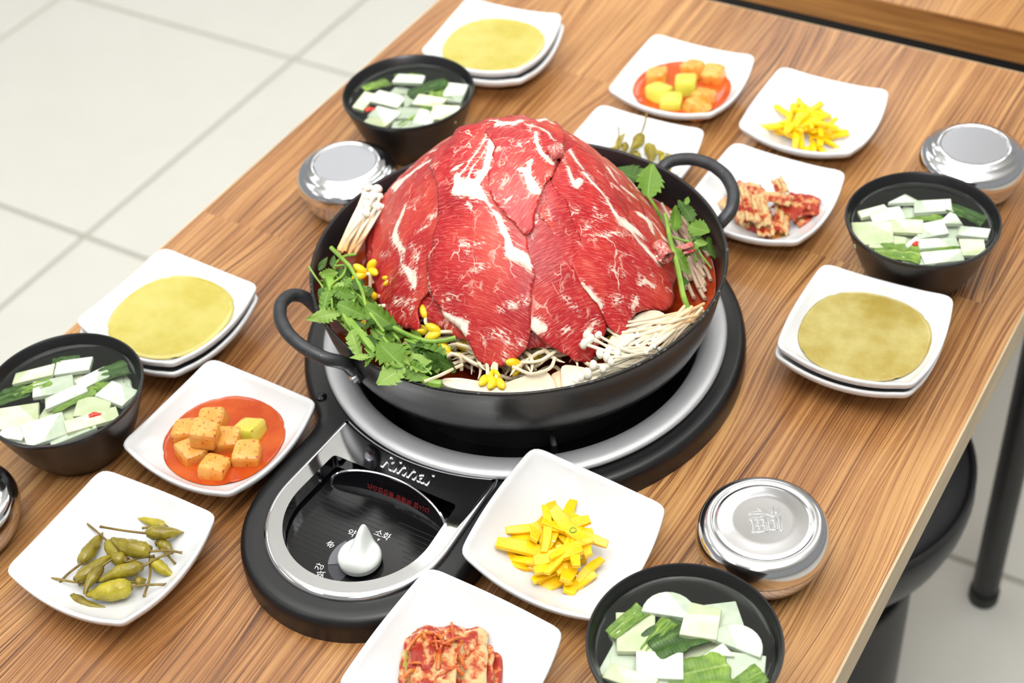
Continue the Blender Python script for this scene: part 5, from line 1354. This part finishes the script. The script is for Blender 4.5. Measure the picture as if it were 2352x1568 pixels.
def krot(p, rz, rx=0.0, ry=0.0): return Matrix.Translation(p) @ Matrix.Rotation(rz, 4, 'Z') @ Matrix.Rotation(rx, 4, 'X') @ Matrix.Rotation(ry, 4, 'Y')
# front block: a folded wedge of cabbage
kd = math.radians(-62)
cf = at(1022, 1524, 0.02)
for i, (dx, dy, z, L, W, mat, rx, curl, lab) in enumerate((
        (0.000, 0.000, 0.0085, 0.064, 0.054, 'kimchi_red', 0.0, 0.06, 'bottom red cabbage leaf of the kimchi block at the bottom edge'),
        (-0.002, -0.004, 0.0130, 0.062, 0.052, 'kimchi', 0.05, 0.10, 'second cabbage leaf of the kimchi block at the bottom edge'),
        (-0.001, -0.010, 0.0180, 0.058, 0.040, 'kimchi_red', 0.12, 0.16, 'red coated left cabbage leaf of the kimchi block at the bottom edge'),
        (0.000, 0.012, 0.0195, 0.058, 0.032, 'kimchi', -0.10, 0.15, 'pale ribbed right cabbage leaf of the kimchi block at the bottom edge'),
        (0.004, -0.006, 0.0245, 0.050, 0.030, 'kimchi', 0.1, 0.22, 'pale top cabbage leaf of the kimchi block at the bottom edge'),
        (-0.006, -0.013, 0.0265, 0.040, 0.024, 'kimchi_red', 0.25, 0.35, 'small red top cabbage leaf of the kimchi block at the bottom edge'),
        (-0.018, -0.002, 0.0235, 0.026, 0.046, 'kimchi_red', 0.0, 0.6, 'red rolled leaf over the far end of the kimchi block at the bottom edge'),
        (-0.004, -0.026, 0.0150, 0.050, 0.014, 'kimchi_green', 0.9, 0.2, 'greenish side leaf of the kimchi block at the bottom edge'),
        (0.002, 0.030, 0.0110, 0.044, 0.016, 'kimchi_red', -0.7, 0.2, 'frilled red side leaf of the kimchi block at the bottom edge'))):
    off = Matrix.Rotation(kd, 4, 'Z') @ Vector((dx, dy, 0))
    sheet('kimchi_leaf', lab, 'kimchi', 'kimchi leaves of the front block', krot((cf.x + off.x, cf.y + off.y, TZ + z + 0.002), kd, rx), L, W, M[mat], 70 + i, 0.0030, 0.0030, curl, 0.1)
M['shred'] = speckled('orange_kimchi_shred', rgb(214, 130, 52), rgb(186, 62, 24), 120, rgb(150, 26, 14), 420, 0.62, 0.25, 0.3, 0.0006)
RK = random.Random(23)
for k in range(16):
    u, v = RK.uniform(-0.024, 0.012), RK.uniform(-0.024, 0.012); q = RK.uniform(0, PI); L = RK.uniform(0.008, 0.018)
    c = Matrix.Rotation(kd, 4, 'Z') @ Vector((u, v, 0)); zz = 0.0315 - 0.30 * abs(v + 0.006) - 0.12 * abs(u + 0.004)
    pts = [Vector((cf.x + c.x + math.cos(q) * L * (f - 0.5), cf.y + c.y + math.sin(q) * L * (f - 0.5), TZ + zz + 0.002 * math.sin(PI * f))) for f in (0, 0.35, 0.7, 1)]
    o = MB().tube(spline(pts, 4), RK.uniform(0.0009, 0.0017), 7).build('kimchi_shred', M['shred']); tag(o, 'orange radish shred on top of the front kimchi block', 'kimchi shred', 'radish shreds on the front kimchi')
# back plate: sliced strips and red leaf
kb = [(1700, 455, .024, 0.070, .016, -55, 'kimchi'), (1722, 460, .028, 0.066, .014, -57, 'kimchi'), (1745, 470, .025, 0.060, .016, -60, 'kimchi'), (1770, 450, .028, 0.046, .016, 5, 'kimchi'), (1690, 480, .016, 0.050, .016, -30, 'kimchi'), (1755, 505, .016, 0.052, .016, -62, 'kimchi'), (1795, 500, .018, 0.042, .016, -70, 'kimchi'),
      (1835, 480, .018, 0.040, .026, 40, 'kimchi_red'), (1845, 465, .022, 0.034, .022, 10, 'kimchi_red'), (1815, 470, .022, 0.036, .024, -20, 'kimchi_red'), (1740, 520, .009, 0.050, .014, -10, 'kimchi_red'), (1850, 495, .013, 0.03, .018, 60, 'kimchi_red'), (1775, 520, .010, 0.04, .02, -40, 'kimchi_green'), (1790, 425, .028, 0.026, .012, -50, 'kimchi'), (1715, 430, .026, 0.030, .02, 20, 'kimchi')]
for i, (px, py, h, L, W, a, mat) in enumerate(kb):
    p = at(px, py, h)
    lab = dict(kimchi='pale ribbed kimchi slice on the plate beside the right handle', kimchi_red='red pepper coated kimchi leaf on the plate beside the right handle', kimchi_green='greenish kimchi leaf piece on the plate beside the right handle')[mat]
    sheet('kimchi_slice', lab, 'kimchi', 'kimchi slices beside the right handle', krot(p, math.radians(a), R.uniform(-0.3, 0.3), R.uniform(-0.12, 0.12)), L * 0.82, W * 0.85, M[mat], 90 + i, 0.003, 0.0026, 0.12, 0.1, 14, 10)

# radish water kimchi in the black bowls
LV = 0.0525
def soup(key, pieces, leaves, reds):
    x0_, y0_, _ = BOWLS[key]
    where = dict(front='in the bottom right bowl', right='in the far right bowl', top='in the bowl behind the pan', left='in the left edge bowl')[key]
    w = MB().lathe([(0, LV), (0.030, LV), (0.052, LV + 0.00002), (0.0555, LV + 0.0003), (0.0568, LV + 0.0011)], 96).build('brine', M['water']); w.location = (x0_, y0_, TZ)
    tag(w, 'clear brine surface ' + where, 'brine', 'clear brine in the soup bowls')
    rn = random.Random(len(key) * 7)
    def clampc(p, m, dep=0.0):
        d = Vector((p.x - x0_, p.y - y0_)); lim = max(0.004, 0.0560 - 0.45 * dep - m)
        if d.length > lim: d *= lim / d.length
        return Vector((x0_ + d.x, y0_ + d.y, 0))
    pieces = list(pieces)
    for k in range(10):
        aa, rr = rn.uniform(0, 2 * PI), rn.uniform(0.01, 0.04)
        pieces.append((x0_ + rr * math.cos(aa), y0_ + rr * math.sin(aa), rn.uniform(.022, .032), rn.uniform(.018, .028), rn.uniform(0, 90), rn.uniform(.007, .012), 'w'))
    for i, (px, py, L, W, a, dep, shp) in enumerate(pieces):
        p = clampc(Vector((px, py, 0)) if shp == 'w' else at(px, py, LV), max(L, W) * 0.42, dep + 0.003); z = TZ + LV - dep - 0.0008
        if shp == 'q':      # rounded quarter slice
            poly = [(0.5 * math.cos(t_) * 1.0, -0.5 + math.sin(t_)) for t_ in [PI * k / 12 for k in range(13)]]
        elif shp == 't': poly = [(-0.5, -0.4), (0.5, -0.3), (0.1, 0.5)]
        else: poly = [(-0.5, -0.5 + rn.uniform(0, 0.1)), (0.5 - rn.uniform(0, 0.1), -0.5), (0.5, 0.5 - rn.uniform(0, 0.12)), (-0.5 + rn.uniform(0, 0.1), 0.5)]
        o = MB().prism([(u * L, v * W) for u, v in poly], -0.0028, 0.0012).build('radish_piece', M['radish_cream'] if i % 3 == 1 else M['radish_white'], sharp=40, bevel=0.0006)
        o.matrix_basis = krot((p.x, p.y, z), math.radians(a), rn.uniform(-0.09, 0.09), rn.uniform(-0.09, 0.09))
        tag(o, ('sunken white radish piece ' if shp == 'w' else 'flat white radish piece floating ') + where, 'radish piece', 'radish pieces ' + where)
    for i, (px, py, L, W, a, mk) in enumerate(leaves):
        p = clampc(at(px, py, LV), max(L, W) * 0.42, 0.002)
        sheet('cabbage_leaf', ('dark green' if 'dark' in mk else 'bright green') + ' cabbage leaf piece floating ' + where, 'cabbage leaf', 'cabbage leaves ' + where, krot((p.x, p.y, TZ + LV - 0.0010), math.radians(a), rn.uniform(-0.15, 0.15), rn.uniform(-0.1, 0.1)), L, W, M[mk], 200 + i + 13 * len(key), 0.0009, 0.0016, 0.05, 0.3, 14, 10)
    for px, py in reds:
        p = clampc(at(px, py, LV), 0.004)
        o = MB().tube([Vector((-0.004, 0, 0)), Vector((0, 0.0008, 0.0003)), Vector((0.005, 0, 0))], [0.0022, 0.0026, 0.001], 10).build('chili_piece', M['red_chili']); o.location = (p.x, p.y, TZ + LV - 0.0005); o.rotation_euler = (0, 0, 0.8)
        tag(o, 'small red chili piece floating ' + where, 'chili piece', 'red chili pieces')
soup('front', [(1541, 1386, .036, .020, 20, 0, 'q'), (1610, 1424, .024, .029, 18, 0, 'r'), (1700, 1462, .036, .018, 0, 0, 'q'), (1690, 1400, .022, .036, 40, .006, 'r'), (1461, 1446, .026, .032, 30, .002, 'r'), (1515, 1527, .030, .022, 28, 0, 'r'), (1698, 1535, .034, .030, 25, .003, 'r'), (1440, 1560, .034, .012, 5, 0, 'r'), (1652, 1493, .020, .012, 20, 0, 't'), (1425, 1510, .026, .026, 10, .008, 'r'), (1600, 1500, .030, .030, 50, .008, 'r'), (1560, 1590, .034, .026, 20, .004, 'r'), (1660, 1600, .03, .03, 60, .006, 'r'), (1480, 1620, .03, .03, 15, .005, 'r')],
     [(1552, 1455, .038, .030, 60, 'cabbage_dark'), (1423, 1416, .030, .012, 70, 'cabbage'), (1602, 1539, .040, .024, 40, 'cabbage'), (1721, 1556, .020, .014, 60, 'cabbage'), (1508, 1456, .030, .010, 80, 'cabbage')], [])
soup('left', [(169, 839, .030, .016, 40, 0, 'r'), (76, 858, .034, .013, 45, 0, 'r'), (120, 885, .032, .020, 48, .001, 'r'), (150, 908, .036, .013, 62, 0, 'r'), (213, 930, .028, .020, 30, .001, 'r'), (268, 903, .028, .020, 5, 0, 'r'), (213, 868, .028, .013, 72, 0, 'r'), (41, 956, .032, .026, 45, 0, 'r'), (103, 985, .034, .026, 60, 0, 'r'), (60, 1000, .03, .02, 70, .004, 'r'), (220, 972, .040, .015, 55, 0, 'r'), (165, 994, .036, .014, 55, .002, 'r'), (20, 990, .02, .03, 20, 0, 'r'), (130, 940, .03, .03, 20, .007, 'r'), (250, 880, .02, .02, 20, .006, 'r')],
     [(17, 904, .026, .018, 60, 'cabbage_dark'), (151, 830, .022, .012, 40, 'cabbage_dark'), (258, 850, .024, .016, 60, 'cabbage_dark'), (66, 890, .034, .010, 55, 'cabbage'), (168, 915, .036, .010, 62, 'cabbage'), (232, 886, .012, .010, 20, 'cabbage'), (193, 972, .016, .008, 20, 'cabbage')], [(217, 954)])
soup('top', [(939, 180, .030, .014, 20, 0, 'r'), (826, 232, .013, .028, 10, 0, 'r'), (889, 226, .034, .020, 5, 0, 'r'), (935, 229, .012, .022, 50, .001, 't'), (988, 231, .030, .016, 15, 0, 'r'), (1045, 212, .022, .028, 20, 0, 'r'), (882, 262, .028, .018, 0, 0, 'r'), (859, 282, .026, .016, 0, .001, 'r'), (929, 255, .026, .020, 20, .002, 'r'), (978, 269, .020, .026, 20, 0, 'r'), (1031, 262, .026, .022, 25, 0, 'r'), (935, 290, .03, .012, 25, .001, 'r'), (905, 205, .02, .016, 40, .003, 't'), (950, 210, .03, .02, 40, .006, 'r')],
     [(862, 192, .028, .012, 60, 'cabbage'), (983, 199, .040, .018, 50, 'cabbage_dark'), (1020, 212, .028, .016, 20, 'cabbage'), (945, 275, .030, .010, 70, 'cabbage'), (985, 242, .016, .010, 30, 'cabbage'), (938, 172, .028, .006, 20, 'cabbage')], [(849, 252)])
soup('right', [(2075, 457, .028, .015, 30, 0, 't'), (2004, 484, .026, .010, 50, 0, 'r'), (2036, 492, .028, .018, 40, 0, 'r'), (2142, 472, .032, .016, 28, 0, 'r'), (2083, 518, .026, .018, 20, 0, 'r'), (2138, 526, .026, .018, 40, 0, 'r'), (2182, 500, .020, .020, 20, 0, 't'), (1998, 532, .034, .028, 30, .001, 'r'), (2154, 557, .034, .013, 38, 0, 'r'), (2166, 589, .034, .015, 38, 0, 'r'), (2241, 569, .020, .020, 30, 0, 'r'), (2237, 532, .026, .014, 15, 0, 'r'), (2095, 557, .016, .004, 75, -.001, 'r'), (2040, 550, .03, .02, 20, .003, 'r'), (2110, 590, .026, .02, 20, .002, 'r'), (2100, 490, .03, .03, 0, .006, 'r')],
     [(2055, 583, .038, .020, 10, 'cabbage'), (2221, 488, .032, .016, -5, 'cabbage_dark'), (2123, 500, .030, .008, 28, 'cabbage'), (2160, 572, .03, .005, 38, 'cabbage')], [(2107, 561)])

# ------------------------------------------------------------------ tell look-alikes apart by their place
ORD = 'first second third fourth fifth sixth seventh eighth ninth tenth eleventh twelfth thirteenth fourteenth fifteenth sixteenth'.split()
def screen_x(o):
    c = sum((Vector(b) for b in o.bound_box), Vector()) / 8 if o.type == 'MESH' else Vector()
    p = o.matrix_basis @ c - CAMP
    return p.dot(CR) / p.dot(CF)
same = {}
for o in COL.objects:
    if o.parent is None and 'category' in o: same.setdefault(o['label'], []).append(o)
for lab, os_ in same.items():
    if 2 <= len(os_) <= len(ORD):
        for k, o in enumerate(sorted(os_, key=screen_x)): o['label'] = lab + ', ' + ORD[k] + ' from the left'
